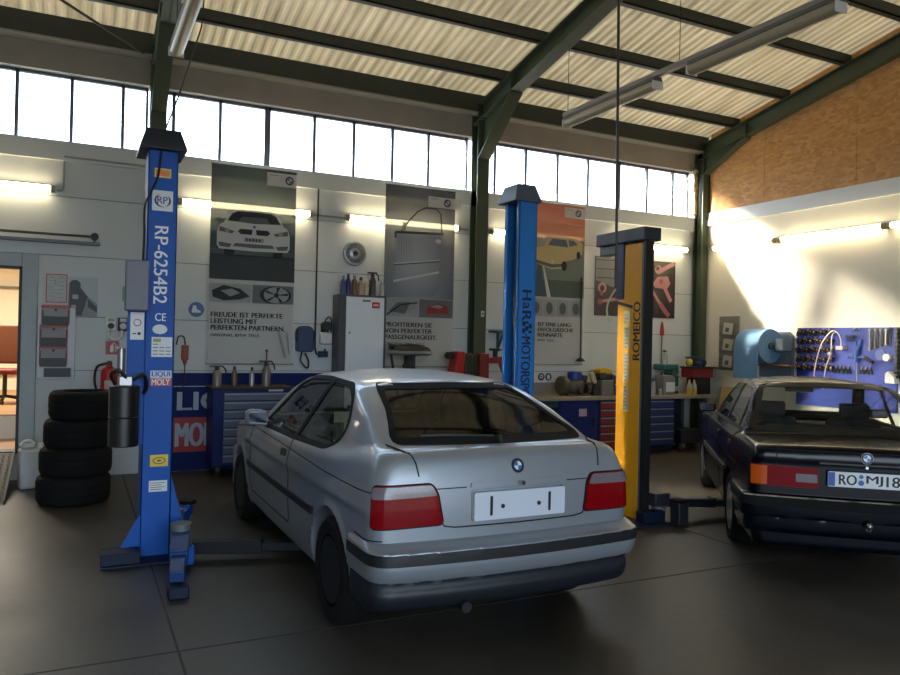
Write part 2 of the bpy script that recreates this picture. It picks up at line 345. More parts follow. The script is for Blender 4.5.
# strip windows between the columns
GL = glass('window_glass', (.97, .98, 1.0), .03)
def strip_window(n, x0, x1, mull):
    f = bpy.data.objects.new('window_%d' % n, None); C.objects.link(f); f['kind'] = 'structure'
    b = MB(); y0, y1 = 9.78, 9.83
    b.box((x0, y0, 3.84), (x1, y1, 3.865)).box((x0, y0, 4.595), (x1, y1, 4.63)).box((x0, y0, 3.84), (x0+.03, y1, 4.63)).box((x1-.03, y0, 3.84), (x1, y1, 4.63))
    for x, wd in mull: b.box((x-wd/2, y0, 3.85), (x+wd/2, y1, 4.62))
    b.build('window_frame', FRAMEGREY, f, smooth=0)
    xs = [x0]+[q[0] for q in mull]+[x1]
    for a, c in zip(xs, xs[1:]): MB().box((a+.012, 9.80, 3.862), (c-.012, 9.806, 4.60)).build('pane', GL, f, smooth=0)
m_ = .038
strip_window(1, -4.2, -3.6, []); strip_window(2, -3.4, .71, [(x, m_) for x in (-2.85, -2.3, -1.77, -1.23, -.669, -.115, .43)])
strip_window(3, .89, 5.06, [(1.0, m_), (1.552, m_), (2.145, .075), (2.765, m_), (3.315, m_), (3.88, m_), (4.43, m_)])
strip_window(4, 5.25, 9.33, [(5.52, m_), (6.06, m_), (6.64, m_), (7.22, m_), (7.83, .075), (8.42, m_), (8.98, m_)])
# foam bead on the corner column
b = MB()
for k in range(14): b.sphere((9.30+.015*random.random(), 9.6, 3.9+k*.055), .035+.02*random.random(), n=8)
struct('trim_3', b, P('expanding_foam', (150, 128, 92), .9, bump=.4))
# doorway to the office
f = bpy.data.objects.new('door_1', None); C.objects.link(f); f['kind'] = 'structure'
b = MB(); b.box((-1.71, YW-.03, .3), (-1.55, YW+.18, 2.54)).box((-.57, YW-.03, .3), (-.41, YW+.18, 2.54)).box((-1.55, YW-.03, 2.38), (-.57, YW+.18, 2.54)); b.build('door_frame', P('pale_blue_grey_paint', (160, 172, 178), .45), f, bev=.008)
b = MB(); b.box((-1.555, YW-.034, .32), (-1.53, YW+.1, 2.39)).box((-.595, YW-.034, .32), (-.565, YW+.1, 2.39)).box((-1.55, YW-.034, 2.36), (-.57, YW+.1, 2.39)).box((-1.55, YW-.034, .30), (-.57, YW+.18, .325)); b.build('door_seal', BLACK, f, smooth=0)
CREAM = P('office_cream_wall', (232, 226, 204), .7, var=.03)
b = MB().box((-3.2, 15.5, .3), (1.5, 15.6, 3)).box((-3.3, YW+.16, .3), (-3.2, 15.6, 3)).box((1.0, YW+.16, .3), (1.1, 15.6, 3)).box((-3.3, YW+.16, 2.95), (1.1, 15.6, 3.05)); struct('wall_office', b, CREAM, smooth=0)
b = MB().box((-3.3, YW+.14, .2), (1.1, 10.9, .318)).box((-3.3, 10.9, .2), (1.1, 15.6, .62)); struct('floor_office', b, P('office_laminate', (176, 128, 84), .4, var=.25, scale=3), smooth=0)
b = MB().box((-3.2, 10.87, .32), (1.0, 10.899, .60)); struct('trim_5', b, WHITEWALL, smooth=0)
b = MB().box((-2.0, 15.42, 2.42), (0, 15.5, 2.46)).box((-2.0, 15.42, 1.72), (0, 15.5, 1.76)).box((-2.0, 15.42, .9), (0, 15.5, .93)); struct('trim_4', b, P('office_glazing_bar', (110, 104, 88), .5), smooth=0)
light('office_lamp_light', 'AREA', (-1.2, 13, 2.9), (-1.2, 13, 0), 130, (1, .93, .76), shape='RECTANGLE', size=1.2, size_y=1.2)
# ------------------------------------------------------------------ car building: smooth implicit bodies, panels and trims laid on them
def smax(a, b, k): h = np.clip(.5+.5*(a-b)/k, 0, 1); return b+(a-b)*h+k*h*(1-h)
def smin(a, b, k): return -smax(-a, -b, k)
def spl(x, xs, ys):
    xs, ys = np.array(xs, float), np.array(ys, float); d = np.diff(ys)/np.diff(xs); m = np.zeros(len(xs)); m[0], m[-1] = d[0], d[-1]
    for i in range(1, len(xs)-1): m[i] = 0 if d[i-1]*d[i] <= 0 else 2*d[i-1]*d[i]/(d[i-1]+d[i])
    x = np.clip(x, xs[0], xs[-1]); i = np.clip(np.searchsorted(xs, x, side='right')-1, 0, len(xs)-2); h = xs[i+1]-xs[i]; t = (x-xs[i])/h
    return (2*t**3-3*t**2+1)*ys[i]+(t**3-2*t**2+t)*h*m[i]+(-2*t**3+3*t**2)*ys[i+1]+(t**3-t**2)*h*m[i+1]
def iso(f, lo, hi, h):
    ax = [np.arange(lo[i], hi[i]+h, h) for i in range(3)]; G = np.meshgrid(*ax, indexing='ij'); V = f(*G); S = V < 0
    n = [s-1 for s in V.shape]; cs = [(i, j, k) for i in (0, 1) for j in (0, 1) for k in (0, 1)]
    cut = lambda A, c: A[c[0]:c[0]+n[0], c[1]:c[1]+n[1], c[2]:c[2]+n[2]]
    cnt = sum(cut(S, c).astype(int) for c in cs); act = (cnt > 0) & (cnt < 8); acc = np.zeros(tuple(n)+(3,)); num = np.zeros(n)
    for a in cs:
        for d in range(3):
            if a[d]: continue
            b = list(a); b[d] = 1; va, vb = cut(V, a), cut(V, b); e = (va < 0) != (vb < 0)
            t = np.where(e, va/np.where(e, va-vb, 1), 0)
            for q in range(3): acc[..., q] += np.where(e, a[q]+(t if q == d else 0), 0)
            num += e
    idx = -np.ones(n, int); idx[act] = np.arange(act.sum()); I = np.argwhere(act)
    vt = np.array([a[0] for a in ax])+(I+acc[act]/num[act][:, None])*h
    fs = []
    for d in range(3):
        u, w_ = (d+1) % 3, (d+2) % 3; s0 = [slice(None)]*3; s1 = [slice(None)]*3; s0[d] = slice(0, -1); s1[d] = slice(1, None)
        A, B = S[tuple(s0)], S[tuple(s1)]
        for E_, rev in ((A & ~B, False), (~A & B, True)):
            Q = np.argwhere(E_); ok = (Q[:, u] > 0) & (Q[:, w_] > 0) & (Q[:, u] < n[u]) & (Q[:, w_] < n[w_]); Q = Q[ok]; q4 = []
            for du, dw in ((-1, -1), (0, -1), (0, 0), (-1, 0)):
                R = Q.copy(); R[:, u] += du; R[:, w_] += dw; q4.append(idx[R[:, 0], R[:, 1], R[:, 2]])
            q4 = np.stack(q4, 1); fs.append(q4[:, ::-1] if rev else q4)
    vt = newton(f, vt, h); return vt, np.concatenate(fs)
def newton(f, p, h, it=4):
    e = 1e-4
    for _ in range(it):
        v = f(*p.T); g = np.stack([(f(*(p+np.eye(3)[i]*e).T)-f(*(p-np.eye(3)[i]*e).T))/(2*e) for i in range(3)], 1)
        s = -g*(v/np.maximum((g**2).sum(1), .05))[:, None]; l = np.linalg.norm(s, axis=1); p = p+s*np.minimum(1, h*.6/np.maximum(l, 1e-9))[:, None]
    return p
def area2(p): return sum(p[i][0]*p[(i+1) % len(p)][1]-p[(i+1) % len(p)][0]*p[i][1] for i in range(len(p)))
def ccw(p): return p if area2(p) > 0 else p[::-1]
def rnd(p, r=.04, k=5):
    out = []; n = len(p)
    for i in range(n):
        a, b, c = np.array(p[i-1], float), np.array(p[i], float), np.array(p[(i+1) % n], float)
        ra = min(r, .45*np.linalg.norm(a-b)); rc = min(r, .45*np.linalg.norm(c-b)); s = b+(a-b)/np.linalg.norm(a-b)*ra; e = b+(c-b)/np.linalg.norm(c-b)*rc
        out += [tuple((1-t)**2*s+2*t*(1-t)*b+t*t*e) for t in np.linspace(0, 1, k)]
    return out
def grow(p, d):
    p = ccw(p); n = len(p); out = []
    for i in range(n):
        a, b, c = np.array(p[i-1]), np.array(p[i]), np.array(p[(i+1) % n]); e, g = b-a, c-b
        n1 = np.array((e[1], -e[0]))/max(np.linalg.norm(e), 1e-9); n2 = np.array((g[1], -g[0]))/max(np.linalg.norm(g), 1e-9); m = n1+n2; m = m/max(np.dot(m, m)/2, .3)
        out.append(tuple(b+m*d))
    return out
def strip(pts, w):
    p = [np.array(q, float) for q in pts]; L, R = [], []
    for i in range(len(p)):
        t = p[min(i+1, len(p)-1)]-p[max(i-1, 0)]; t = t/np.linalg.norm(t); q = np.array((-t[1], t[0]))*w/2; L.append(tuple(p[i]+q)); R.append(tuple(p[i]-q))
    return L+R[::-1]
def inside(p, X, Y):
    r = np.zeros(np.shape(X), bool); n = len(p)
    for i in range(n):
        (x0, y0), (x1, y1) = p[i-1], p[i]
        if y0 != y1: c = ((y0 > Y) != (y1 > Y)) & (X < (x1-x0)*(Y-y0)/(y1-y0)+x0); r ^= c
    return r
AXV = {'L': (lambda a, b: (a, 4, b), (0, -1, 0), True), 'R': (lambda a, b: (a, -4, b), (0, 1, 0), False), 'B': (lambda a, b: (-5, a, b), (1, 0, 0), True), 'F': (lambda a, b: (6, a, b), (-1, 0, 0), False), 'D': (lambda a, b: (.6247*a-3.1235, .7809*a+2.4988, b), (.7809, -.6247, 0), True), 'T': (lambda a, b: (a, b, 4), (0, 0, -1), False)}
def dense(p, st):
    out = []
    for i in range(len(p)):
        a, b = np.array(p[i], float), np.array(p[(i+1) % len(p)], float); k = max(1, int(math.ceil(np.linalg.norm(b-a)/st))); out += [tuple(a+(b-a)*q/k) for q in range(k)]
    return out
def drape(bvh, mb, poly, axis, off=.003, holes=(), step=.025, m=0):
    poly = dense(ccw(list(poly)), step); holes = [dense(ccw(list(h)), step) for h in holes]; pts = [Vector(p) for p in poly]; E_ = [(i, (i+1) % len(poly)) for i in range(len(poly))]; k = len(pts)
    for h in holes:
        pts += [Vector(p) for p in h]; E_ += [(k+i, k+(i+1) % len(h)) for i in range(len(h))]; k += len(h)
    a = np.array(poly); gx, gy = np.meshgrid(np.arange(a[:, 0].min(), a[:, 0].max(), step), np.arange(a[:, 1].min(), a[:, 1].max(), step)); ok = inside(poly, gx, gy)
    for h in holes: ok &= ~inside(h, gx, gy)
    pts += [Vector(q) for q in zip(gx[ok], gy[ok])]
    V, _, F, *_ = delaunay_2d_cdt(pts, E_, [], 1, 1e-6)
    F = [f for f in F if not any(inside(h, np.mean([V[i][0] for i in f]), np.mean([V[i][1] for i in f])) for h in holes)]
    org, d, flip = AXV[axis]; out = []
    for v in V:
        r = bvh.ray_cast(Vector(org(*v)), Vector(d))
        if r[0] is None: r = bvh.find_nearest(Vector(org(*v))+Vector(d)*4.2)
        nn = r[1] if r[1].dot(Vector(d)) < 0 else -r[1]; out.append(r[0]+nn*off)
    mb.add(out, [tuple(f[::-1]) if flip else tuple(f) for f in F], m); return mb
def mirror(mb):
    r = MB(); r.v = [(x, -y, z) for x, y, z in mb.v]; r.f = [q[::-1] for q in mb.f]; r.m = list(mb.m); return r
class Body:
    def __init__(s, f, lo, hi, h): s.f, s.h = f, h; s.v, s.q = iso(f, lo, hi, h); s.bvh = BVHTree.FromPolygons([tuple(p) for p in s.v], [tuple(q) for q in s.q])
    def build(s, name, mats, parent, wins, smooth=40, thick=.018):
        """wins: (polygon, axis) openings; opening edges are pulled onto the polygon"""
        v, q = s.v.copy(), s.q; c = v[q].mean(1); e1 = v[q[:, 2]]-v[q[:, 0]]; e2 = v[q[:, 3]]-v[q[:, 1]]; nn = np.cross(e1, e2); nn /= np.maximum(np.linalg.norm(nn, axis=1), 1e-9)[:, None]
        kill = np.zeros(len(q), bool)
        for poly, ax in wins:
            for sd in ((1, -1) if ax == 'L' else (1,)):
                if ax == 'L': k = inside(poly, c[:, 0], c[:, 2]) & (c[:, 1]*sd > .3) & (nn[:, 1]*sd > .3); ij = (0, 2)
                elif ax == 'B': k = inside(poly, c[:, 1], c[:, 2]) & (c[:, 0] < .7) & (nn[:, 0] < -.12); ij = (1, 2)
                else: k = inside(poly, c[:, 1], c[:, 2]) & (c[:, 0] > 1) & (nn[:, 0] > .12); ij = (1, 2)
                ed = np.intersect1d(q[k].ravel(), q[~k & ~kill].ravel()); kill |= k; P_ = v[ed]; a = np.array(poly); b_ = np.roll(a, -1, 0); best = None
                X = P_[:, ij]; bd = np.full(len(ed), 9.); bp = X.copy()
                for p0, p1 in zip(a, b_):
                    t = np.clip(((X-p0) @ (p1-p0))/max(np.dot(p1-p0, p1-p0), 1e-12), 0, 1); y = p0+t[:, None]*(p1-p0); dd = np.linalg.norm(X-y, axis=1); w_ = dd < bd; bd[w_] = dd[w_]; bp[w_] = y[w_]
                mv = bd < s.h*1.5; P_[np.ix_(mv, ij)] = bp[mv]; v[ed] = newton(s.f, P_, s.h, 3)
        q = q[~kill]; b = MB(); b.v = [tuple(p) for p in v]; b.f = [tuple(int(i) for i in r) for r in q]; b.m = [0]*len(b.f)
        o = b.build(name, mats, parent, smooth=smooth)
        if thick: md = o.modifiers.new('t', 'SOLIDIFY'); md.thickness = thick; md.offset = -1; md.material_offset = 1; md.use_rim = True
        return o
def roundel(parent, M, r, name='emblem'):
    b = MB(); b.cyl((0, 0, -.002), (0, 0, .005), r, n=32, M=M); b.cyl((0, 0, .004), (0, 0, .0065), r*.97, n=32, m=1, M=M); b.cyl((0, 0, .006), (0, 0, .0078), r*.63, n=32, M=M)
    for k in range(4):
        b.flat([(0, 0)]+[(r*.58*math.cos(PI/2*k+a), r*.58*math.sin(PI/2*k+a)) for a in np.linspace(0, PI/2, 7)], .0084, 3 if k % 2 == 0 else 2, M)
    return b.build(name, [CHROME, BLACK, P('emblem_blue', (40, 110, 190), .3), WHITE], parent)
def wheel(parent, x, y, R, wd, rimmat, spokes, sd):
    M = fr((x, y, R), (1, 0, 0), (0, 0, 1)) if sd < 0 else fr((x, y, R), (-1, 0, 0), (0, 0, 1))   # local z points outwards
    rr = R*.66; h = wd/2; b = MB()
    b.lathe([(rr, -h), (R*.9, -h*1.04), (R*.975, -h*.8), (R, -h*.45), (R, -h*.06), (R*.99, 0), (R, h*.06), (R, h*.45), (R*.975, h*.8), (R*.9, h*1.04), (rr, h), (rr*.97, h*.7), (rr*.97, -h*.7), (rr, -h)], 40, 0, M)
    t = b.build('tyre', RUBBER, parent)
    b = MB(); b.lathe([(rr*.99, h*.98), (rr*.93, h*.98), (rr*.88, h*.6), (rr*.88, -h*.8), (rr*.99, -h*.9)], 40, 0, M); b.lathe([(.0, h*.78), (.03, h*.8), (rr*.26, h*.72), (rr*.3, h*.45), (rr*.3, 0)], 24, 0, M)
    for k in range(spokes):
        a = 2*PI*k/spokes; Q = M @ Matrix.Rotation(a, 4, 'Z'); b.prism([(rr*.15, -rr*.09), (rr*.92, -rr*.13), (rr*.92, rr*.13), (rr*.15, rr*.09)], h*.4, h*.74, 0, Q)
    b.lathe([(0, -h*.1), (rr*.88, -h*.1), (rr*.88, -h*.3), (0, -h*.3)], 24, 1, M)
    b.build('rim', [rimmat, BLACK], t); return t
def seat(parent, x, y, wd, mat, name='front_seat', hr=1):
    b = MB(); b.box((x-.28, y-wd/2, .30), (x+.25, y+wd/2, .52)); M = Matrix.Translation((x-.24, y, .48)) @ Matrix.Rotation(-.22, 4, 'Y'); b.box((-.07, -wd/2, 0), (.06, wd/2, .56), 0, M)
    o = b.build(name, mat, parent, bev=.04)
    for yy in ((0,) if hr == 1 else ()):
        b = MB(); b.box((-.05, yy-.12, .585), (.04, yy+.12, .70), 0, M); b.cyl((0, yy-.05, .5), (0, yy-.05, .62), .006, n=6, M=M); b.cyl((0, yy+.05, .5), (0, yy+.05, .62), .006, n=6, M=M); b.build('headrest', mat, o, bev=.025)
SILVER = P('silver_metallic_paint', (147, 152, 160), .40, .45, var=.015, coat=.5)
NAVY = P('black_blue_metallic_paint', (6, 8, 18), .22, .0, var=.03, coat=.12, spec=.22)
CABIN = P('dark_cabin_lining', (30, 30, 32), .8); CLOTH = P('dark_seat_cloth', (38, 39, 42), .85, var=.25, scale=60)
TINT = glass('tinted_car_glass', (.62, .66, .64), .03); TINTB = glass('dark_rear_glass', (.09, .10, .095), .02, .06, .55); CLEARG = glass('pale_car_glass', (.82, .85, .82), .02)
LAMPRED = P('red_lamp_lens', (124, 8, 16), .08, coat=.06, var=.25, scale=40, spec=.12); LAMPCLEAR = P('clear_lamp_lens', (112, 100, 106), .15, coat=.15, var=.15, scale=40); LAMPAMB = P('amber_lamp_lens', (196, 84, 20), .15, coat=.15, spec=.25)
DARKLINE = P('gap_and_crease_shade', (10, 10, 11), .8)
def hyp(x, z, cx, cz): return np.sqrt((x-cx)**2+(z-cz)**2)
# --- silver three-door hatchback, seen from behind
def bodyA(x, y, z):
    ay = np.abs(y); W = spl(x, (-.9, -.5, 0, 1, 2.2, 2.9, 3.25, 3.5), (.80, .832, .846, .85, .846, .82, .77, .70)); crn = np.where(x < 2.5, 1, 1)
    sec = spl(z, (.18, .32, .48, .64, .80, .835, .85, .90, .96, 1.02, 1.12), (.055, .016, .002, 0, .003, .005, .012, .024, .044, .075, .14))
    arch = 0
    for cx in (0, 2.70):
        r = hyp(x, z, cx, .30); arch = arch+.013*np.exp(-((r-.36)/.028)**2)
    fs = ay-(W-sec+arch)
    xr = spl(z, (.2, .6, .7, .85, .94, 1.02, 1.08), (-.68, -.715, -.715, -.705, -.685, -.655, -.60))
    rear = xr+.05*(ay/.8)**2-x; front = x-(spl(z, (.2, .5, .65, .75, .85), (3.36, 3.43, 3.40, 3.30, 3.10))-.10*(ay/.8)**2)
    tb = spl(x, (-.72, -.62, -.5, -.3, 0, .4, 2.1, 2.35, 2.8, 3.15, 3.42), (1.045, 1.052, 1.055, 1.035, .985, .968, .95, .945, .90, .83, .74))-.02*(ay/.8)**2
    f1 = smax(smax(fs, smax(rear, front, .05), .10), z-tb, .055); f1 = smax(f1, .19+.13*np.clip((-.22-x)/.1, 0, 1)-z, .04)
    xs = x+spl(x, (.1, .9, 1.5), (-.17, 0, .2))*y**2
    zt = spl(xs, (-.85, -.5, -.2, .12, .26, .6, 1.0, 1.3, 1.5, 1.75, 2.3, 2.7), (.68, 1.055, 1.195, 1.335, 1.378, 1.408, 1.42, 1.408, 1.375, 1.265, .955, .68))-.05*(ay/.6)**2*np.clip((x+.1)/.4, 0, 1)*np.clip((1.7-x)/.3, 0, 1)
    w2 = .778-.44*(z-.93)-.25*np.clip(z-1.2, 0, 1)**2-.05*np.clip((.3-x)/.9, 0, 1)**2
    f2 = np.maximum(np.maximum(smax(ay-w2, (z-zt)*.88, .06), .75-z), -.56-x); f = smin(f1, f2, .05)
    for cx in (0, 2.70): f = np.maximum(f, -np.maximum(hyp(x, z, cx, .305)-.345, .52-ay))
    return f
def bumperA(x, y, z):
    ay = np.abs(y); xb = spl(z, (.36, .41, .44, .49, .556, .57, .60), (-.765, -.785, -.800, -.81, -.81, -.775, -.725)); sec = spl(z, (.36, .42, .5, .556, .6), (.02, .008, 0, 0, .02))
    f = smax(xb+.06*(ay/.85)**2-x, ay-(.852-sec), .13); return np.maximum(smax(f, z-.596, .012), np.maximum(.405-z, x+.335))
def valanceA(x, y, z):
    ay = np.abs(y); xb = spl(z, (.22, .26, .33, .37, .42), (-.70, -.735, -.755, -.74, -.75)); f = smax(xb+.07*(ay/.85)**2-x, ay-(.838-.10*np.clip(.3-z, 0, 1)), .13)
    return np.maximum(smax(f, .235-z, .03), np.maximum(z-.407, x+.345))
def fbumperA(x, y, z):
    ay = np.abs(y); return np.maximum(smax(smax(x-(3.50-.16*(ay/.85)**2), ay-.80, .13), smax(z-.58, .2-z, .03), .03), 3.06-x)
def hatchback():
    t = thing('hatchback_car', 'silver three-door hatchback car with blank number plate parked in the middle of the workshop', 'car', (2.185, 4.25, 0), PI/2)
    B = Body(bodyA, (-.85, -1.0, .12), (3.6, 1.0, 1.5), .021)
    SW = rnd([(2.02, .925), (1.0, .935), (.30, .955), (.15, 1.02), (.125, 1.12), (.24, 1.27), (.42, 1.338), (.95, 1.358), (1.30, 1.345), (1.46, 1.30)], .07)
    RWN = rnd([(-.63, 1.072), (.63, 1.072), (.545, 1.19), (.475, 1.345), (0, 1.352), (-.475, 1.345), (-.545, 1.19)], .05); WS = rnd([(-.66, .99), (.66, .99), (.53, 1.352), (-.53, 1.352)], .05)
    body = B.build('body', [SILVER, CABIN], t, [(SW, 'L'), (RWN, 'B'), (WS, 'F')])
    g = MB(); drape(B.bvh, g, SW, 'L', -.004); o = g.build('side_window', TINT, t); mirror(g).build('side_window', TINT, t)
    b = MB(); drape(B.bvh, b, grow(SW, .012), 'L', .002, [grow(SW, -.016)]); 
    drape(B.bvh, b, [(1.06, .925), (1.0, .925), (.735, 1.352), (.80, 1.352)], 'L', .003)
    b.build('window_seal', RUBBER, t, solid=.008); mirror(b).build('window_seal', RUBBER, t, solid=.008)
    drape(B.bvh, MB(), RWN, 'B', -.004).build('rear_window', TINTB, t)
    b = MB(); drape(B.bvh, b, grow(RWN, .012), 'B', .002, [grow(RWN, -.02)]); b.build('window_seal', RUBBER, t, solid=.006)
    drape(B.bvh, MB(), WS, 'F', -.004).build('windscreen', TINT, t); drape(B.bvh, MB(), grow(WS, .014), 'F', .002, [grow(WS, -.02)]).build('window_seal', RUBBER, t, solid=.006)
    # tailgate gaps and crease lines
    b = MB(); w_ = .007
    for s_ in (1, -1):
        drape(B.bvh, b, strip([(s_*.665, 1.060), (s_*.60, 1.035), (s_*.585, .99), (s_*.575, .925)], w_), 'B', .004)
        drape(B.bvh, b, strip([(s_*.485, .85), (s_*.465, .70), (s_*.44, .665), (s_*.38, .655), (0, .653)], w_), 'B', .004)
        drape(B.bvh, b, strip([(s_*.50, .858), (s_*.31, .860)], w_*.8), 'B', .004)
    b.build('tailgate_gap', DARKLINE, body, solid=.004)
    b = MB(); drape(B.bvh, b, strip([(3.05, .80), (2.2, .885), (1.2, .868), (.2, .842), (-.45, .838), (-.66, .845)], .006), 'L', .0038)  # dark strip paints in the shade along the swage crease
    for pl in ([(.955, .93), (.945, .80), (.93, .40), (.96, .35)], [(2.15, .93), (2.2, .80), (2.28, .42), (2.2, .36)], [(.96, .35), (2.2, .345)]): drape(B.bvh, b, strip(pl, .007), 'L', .0038)
    drape(B.bvh, b, strip([(-.42, .61), (-.55, .60), (-.66, .605)], .006), 'L', .0038)
    b.build('panel_line', DARKLINE, body, solid=.003); mirror(b).build('panel_line', DARKLINE, body, solid=.003)
    b = MB(); drape(B.bvh, b, strip([(.325, .562), (2.335, .560)], .048), 'L', .014); b.build('rub_strip', BLACK, t, solid=.02, bev=.004); mirror(b).build('rub_strip', BLACK, t, solid=.02, bev=.004)
    # lamps, plate panel, badge
    DA = lambda x, y: .6247*x+.7809*y
    L = rnd([(DA(-.60, .80), .668), (DA(-.705, .455), .678), (DA(-.70, .488), .835), (DA(-.69, .52), .885), (DA(-.60, .795), .878)], .022)
    for s_ in (1, -1):
        mk = lambda b: b if s_ > 0 else mirror(b)
        o = mk(drape(B.bvh, MB(), L, 'D', .012)).build('tail_lamp', LAMPRED, t, solid=.03)
        mk(drape(B.bvh, MB(), rnd([(DA(-.60, .795), .815), (DA(-.70, .490), .826), (DA(-.69, .52), .880), (DA(-.60, .79), .873)], .016), 'D', .0175)).build('clear_lens', LAMPCLEAR, o, solid=.004)
        mk(drape(B.bvh, MB(), grow(L, .008), 'D', .006, [grow(L, -.004)])).build('lamp_seal', RUBBER, o, solid=.012)
    b = MB(); drape(B.bvh, b, rnd([(-.305, .675), (.285, .675), (.285, .845), (-.305, .845)], .02), 'B', .010, [rnd([(-.297, .683), (.277, .683), (.277, .838), (-.297, .838)], .014)]); b.build('plate_surround', SILVER, t, solid=.014)
    b = MB(); M = fr((-.728, -.008, .758), (0, -1, 0), (0, 0, 1)); b.prism(rnd([(-.288, -.075), (.288, -.075), (.288, .075), (-.288, .075)], .012), -.008, .006, 0, M)
    o = b.build('plate_holder', P('plate_panel_silver', (206, 211, 224), .4, .1, var=.02), t)
    for u in (-.185, .185): MB().box((u-.008, -.052, .006), (u+.008, .052, .0075), 0, M).build('plate_slot', BLACK, o)
    for u in (-.115, .115): MB().cyl((u, -.006, .006), (u, -.006, .010), .012, n=12, M=M).build('screw_hole', P('dark_brass', (70, 58, 36), .4, .6), o)
    b = MB(); drape(B.bvh, b, rnd([(-.325, .856), (.29, .856), (.285, .882), (-.315, .882)], .010), 'B', .014); b.build('grip_strip', SILVER, t, solid=.03, bev=.004)
    hit = B.bvh.ray_cast(Vector((-3, -.01, .955)), Vector((1, 0, 0))); n_ = -hit[1] if hit[1].x > 0 else hit[1]
    roundel(t, fr(hit[0]+n_*.002, (0, -1, 0), Vector((0, -1, 0)).cross(-n_)), .041)
    b = MB(); M = fr((-.742, -.01, .872), (0, -1, 0), (0, 0, 1)); b.cyl((0, 0, 0), (0, 0, .012), .012, n=14, M=M); b.build('lock', CHROME, t)
    # bumpers
    for nm, ff, lo, hi, mt in (('rear_bumper', bumperA, (-.9, -.92, .38), (-.3, .92, .64), SILVER), ('rear_valance', valanceA, (-.85, -.9, .2), (-.3, .9, .44), P('dark_blue_grey_plastic', (20, 23, 31), .5)), ('front_bumper', fbumperA, (3.0, -.95, .15), (3.6, .95, .62), SILVER)):
        D = Body(ff, lo, hi, .016); D.build(nm, [mt, mt], t, [], thick=0)
        if nm == 'rear_bumper': DB = D
    b = MB(); drape(DB.bvh, b, [(-.826, .497), (.826, .497), (.826, .553), (-.826, .553)], 'B', .006, step=.02); o = b.build('bumper_strip', BLACK, t, solid=.012)
    b = MB(); drape(DB.bvh, b, [(-.34, .497), (-.74, .497), (-.74, .553), (-.34, .553)], 'L', .006, step=.02); b.build('bumper_strip', BLACK, t, solid=.012); mirror(b).build('bumper_strip', BLACK, t, solid=.012)
    b = MB(); b.tube([(-.5, .33, .25), (-.765, .33, .245)], .030, 16); b.cyl((-.767, .33, .245), (-.75, .33, .245), .025, m=1); b.build('exhaust_pipe', [P('sooty_steel', (34, 32, 30), .6, .4), BLACK], t)
    # mirrors, handles, wiper, aerial
    for s_ in (1, -1):
        b = MB(); b.prism(rnd([(.77*s_, .915), (.955*s_, .935), (.965*s_, 1.03), (.92*s_, 1.055), (.80*s_, 1.045)], .03), -.02, .085, 0, fr((1.86, 0, 0), (0, 1, 0), (0, 0, 1)))
        o = b.build('door_mirror', SILVER, t, bev=.014); b = MB(); b.prism(rnd([(.80*s_, .945), (.945*s_, .955), (.95*s_, 1.03), (.81*s_, 1.03)], .02), -.005, .004, 0, fr((1.836, 0, 0), (0, 1, 0), (0, 0, 1))); b.build('mirror_glass', P('mirror_silver', (58, 64, 74), .12, .6), o)
        b = MB(); b.box((1.80, min(.70*s_, .80*s_), .91), (1.93, max(.70*s_, .80*s_), .96)); b.build('mirror_foot', BLACK, o, bev=.01)
        b = MB(); drape(B.bvh, b, rnd([(1.13, .845), (1.01, .85), (1.01, .80), (1.13, .795)], .015), 'L', .012); 
        (b if s_ > 0 else mirror(b)).build('door_handle', BLACK, t, solid=.015, bev=.004)
    b = MB(); b.tube([(-.50, 0, 1.075), (-.46, .02, 1.095), (-.44, .30, 1.105), (-.42, .46, 1.105)], .007, 6); b.cyl((-.51, 0, 1.06), (-.49, 0, 1.10), .016, n=10); b.build('rear_wiper', BLACK, t)
    for x, s_ in ((0, 1), (0, -1), (2.7, 1), (2.7, -1)): wheel(t, x, s_*.742, .31, .19, P('dark_alloy', (34, 36, 40), .5, .4), 7, s_)
    b = MB(); b.box((-.1, -.5, .2), (3.2, .5, .30)); b.cyl((0, -.7, .305), (0, .7, .305), .04); b.cyl((2.7, -.7, .305), (2.7, .7, .305), .04); b.build('underbody', CABIN, t)
    seat(t, 1.15, .36, .48, CLOTH); seat(t, 1.15, -.36, .48, CLOTH); seat(t, .22, 0, 1.15, CLOTH, 'rear_seat', 2)
    LIFT = .025
    b = MB(); b.box((1.75, -.66, .55), (2.2, .66, .88)); b.build('dashboard', CABIN, t, bev=.05)
    b = MB(); M = Matrix.Translation((1.60, .36, .86)) @ Matrix.Rotation(-1.15, 4, 'Y'); b.tube([(.18*math.cos(a), .18*math.sin(a), 0) for a in np.linspace(0, 2*PI, 25)], .014, 8, 0, M); b.box((-.17, -.02, -.01), (.17, .02, .01), 0, M); b.build('steering_wheel', BLACK, t)
    b = MB(); b.box((-.5, -.60, .93), (.0, .60, .955)); b.build('parcel_shelf', CABIN, t)
    for ch in t.children:
        if not ch.name.startswith('tyre'): ch.location.z = LIFT
    return t
hatchback()
def carton(name, label, loc, size, rz, tilt, cols):
    b = MB(); Q = Matrix.Rotation(tilt, 4, 'X'); sx, sy, sz = size; b.box((-sx/2, -sy/2, 0), (sx/2, sy/2, sz), 0, Q)
    b.box((-sx/2-.002, -sy/2-.002, sz-.19), (-sx*.12, sy/2, sz-.07), 1, Q); b.box((-sx*.0, -sy/2-.002, sz-.07), (sx*.4, sy/2, sz-.05), 1, Q); tag(b.build(name, cols, loc=loc, rotz=rz), label, 'carton')
carton('carton', 'tall cream and green carton standing behind the rear side window of the silver hatchback', (1.665, 4.925, .332), (.18, .03, .83), -.3, .0, [P('cream_card', (214, 206, 170), .7), P('green_print', (40, 96, 56), .6)])
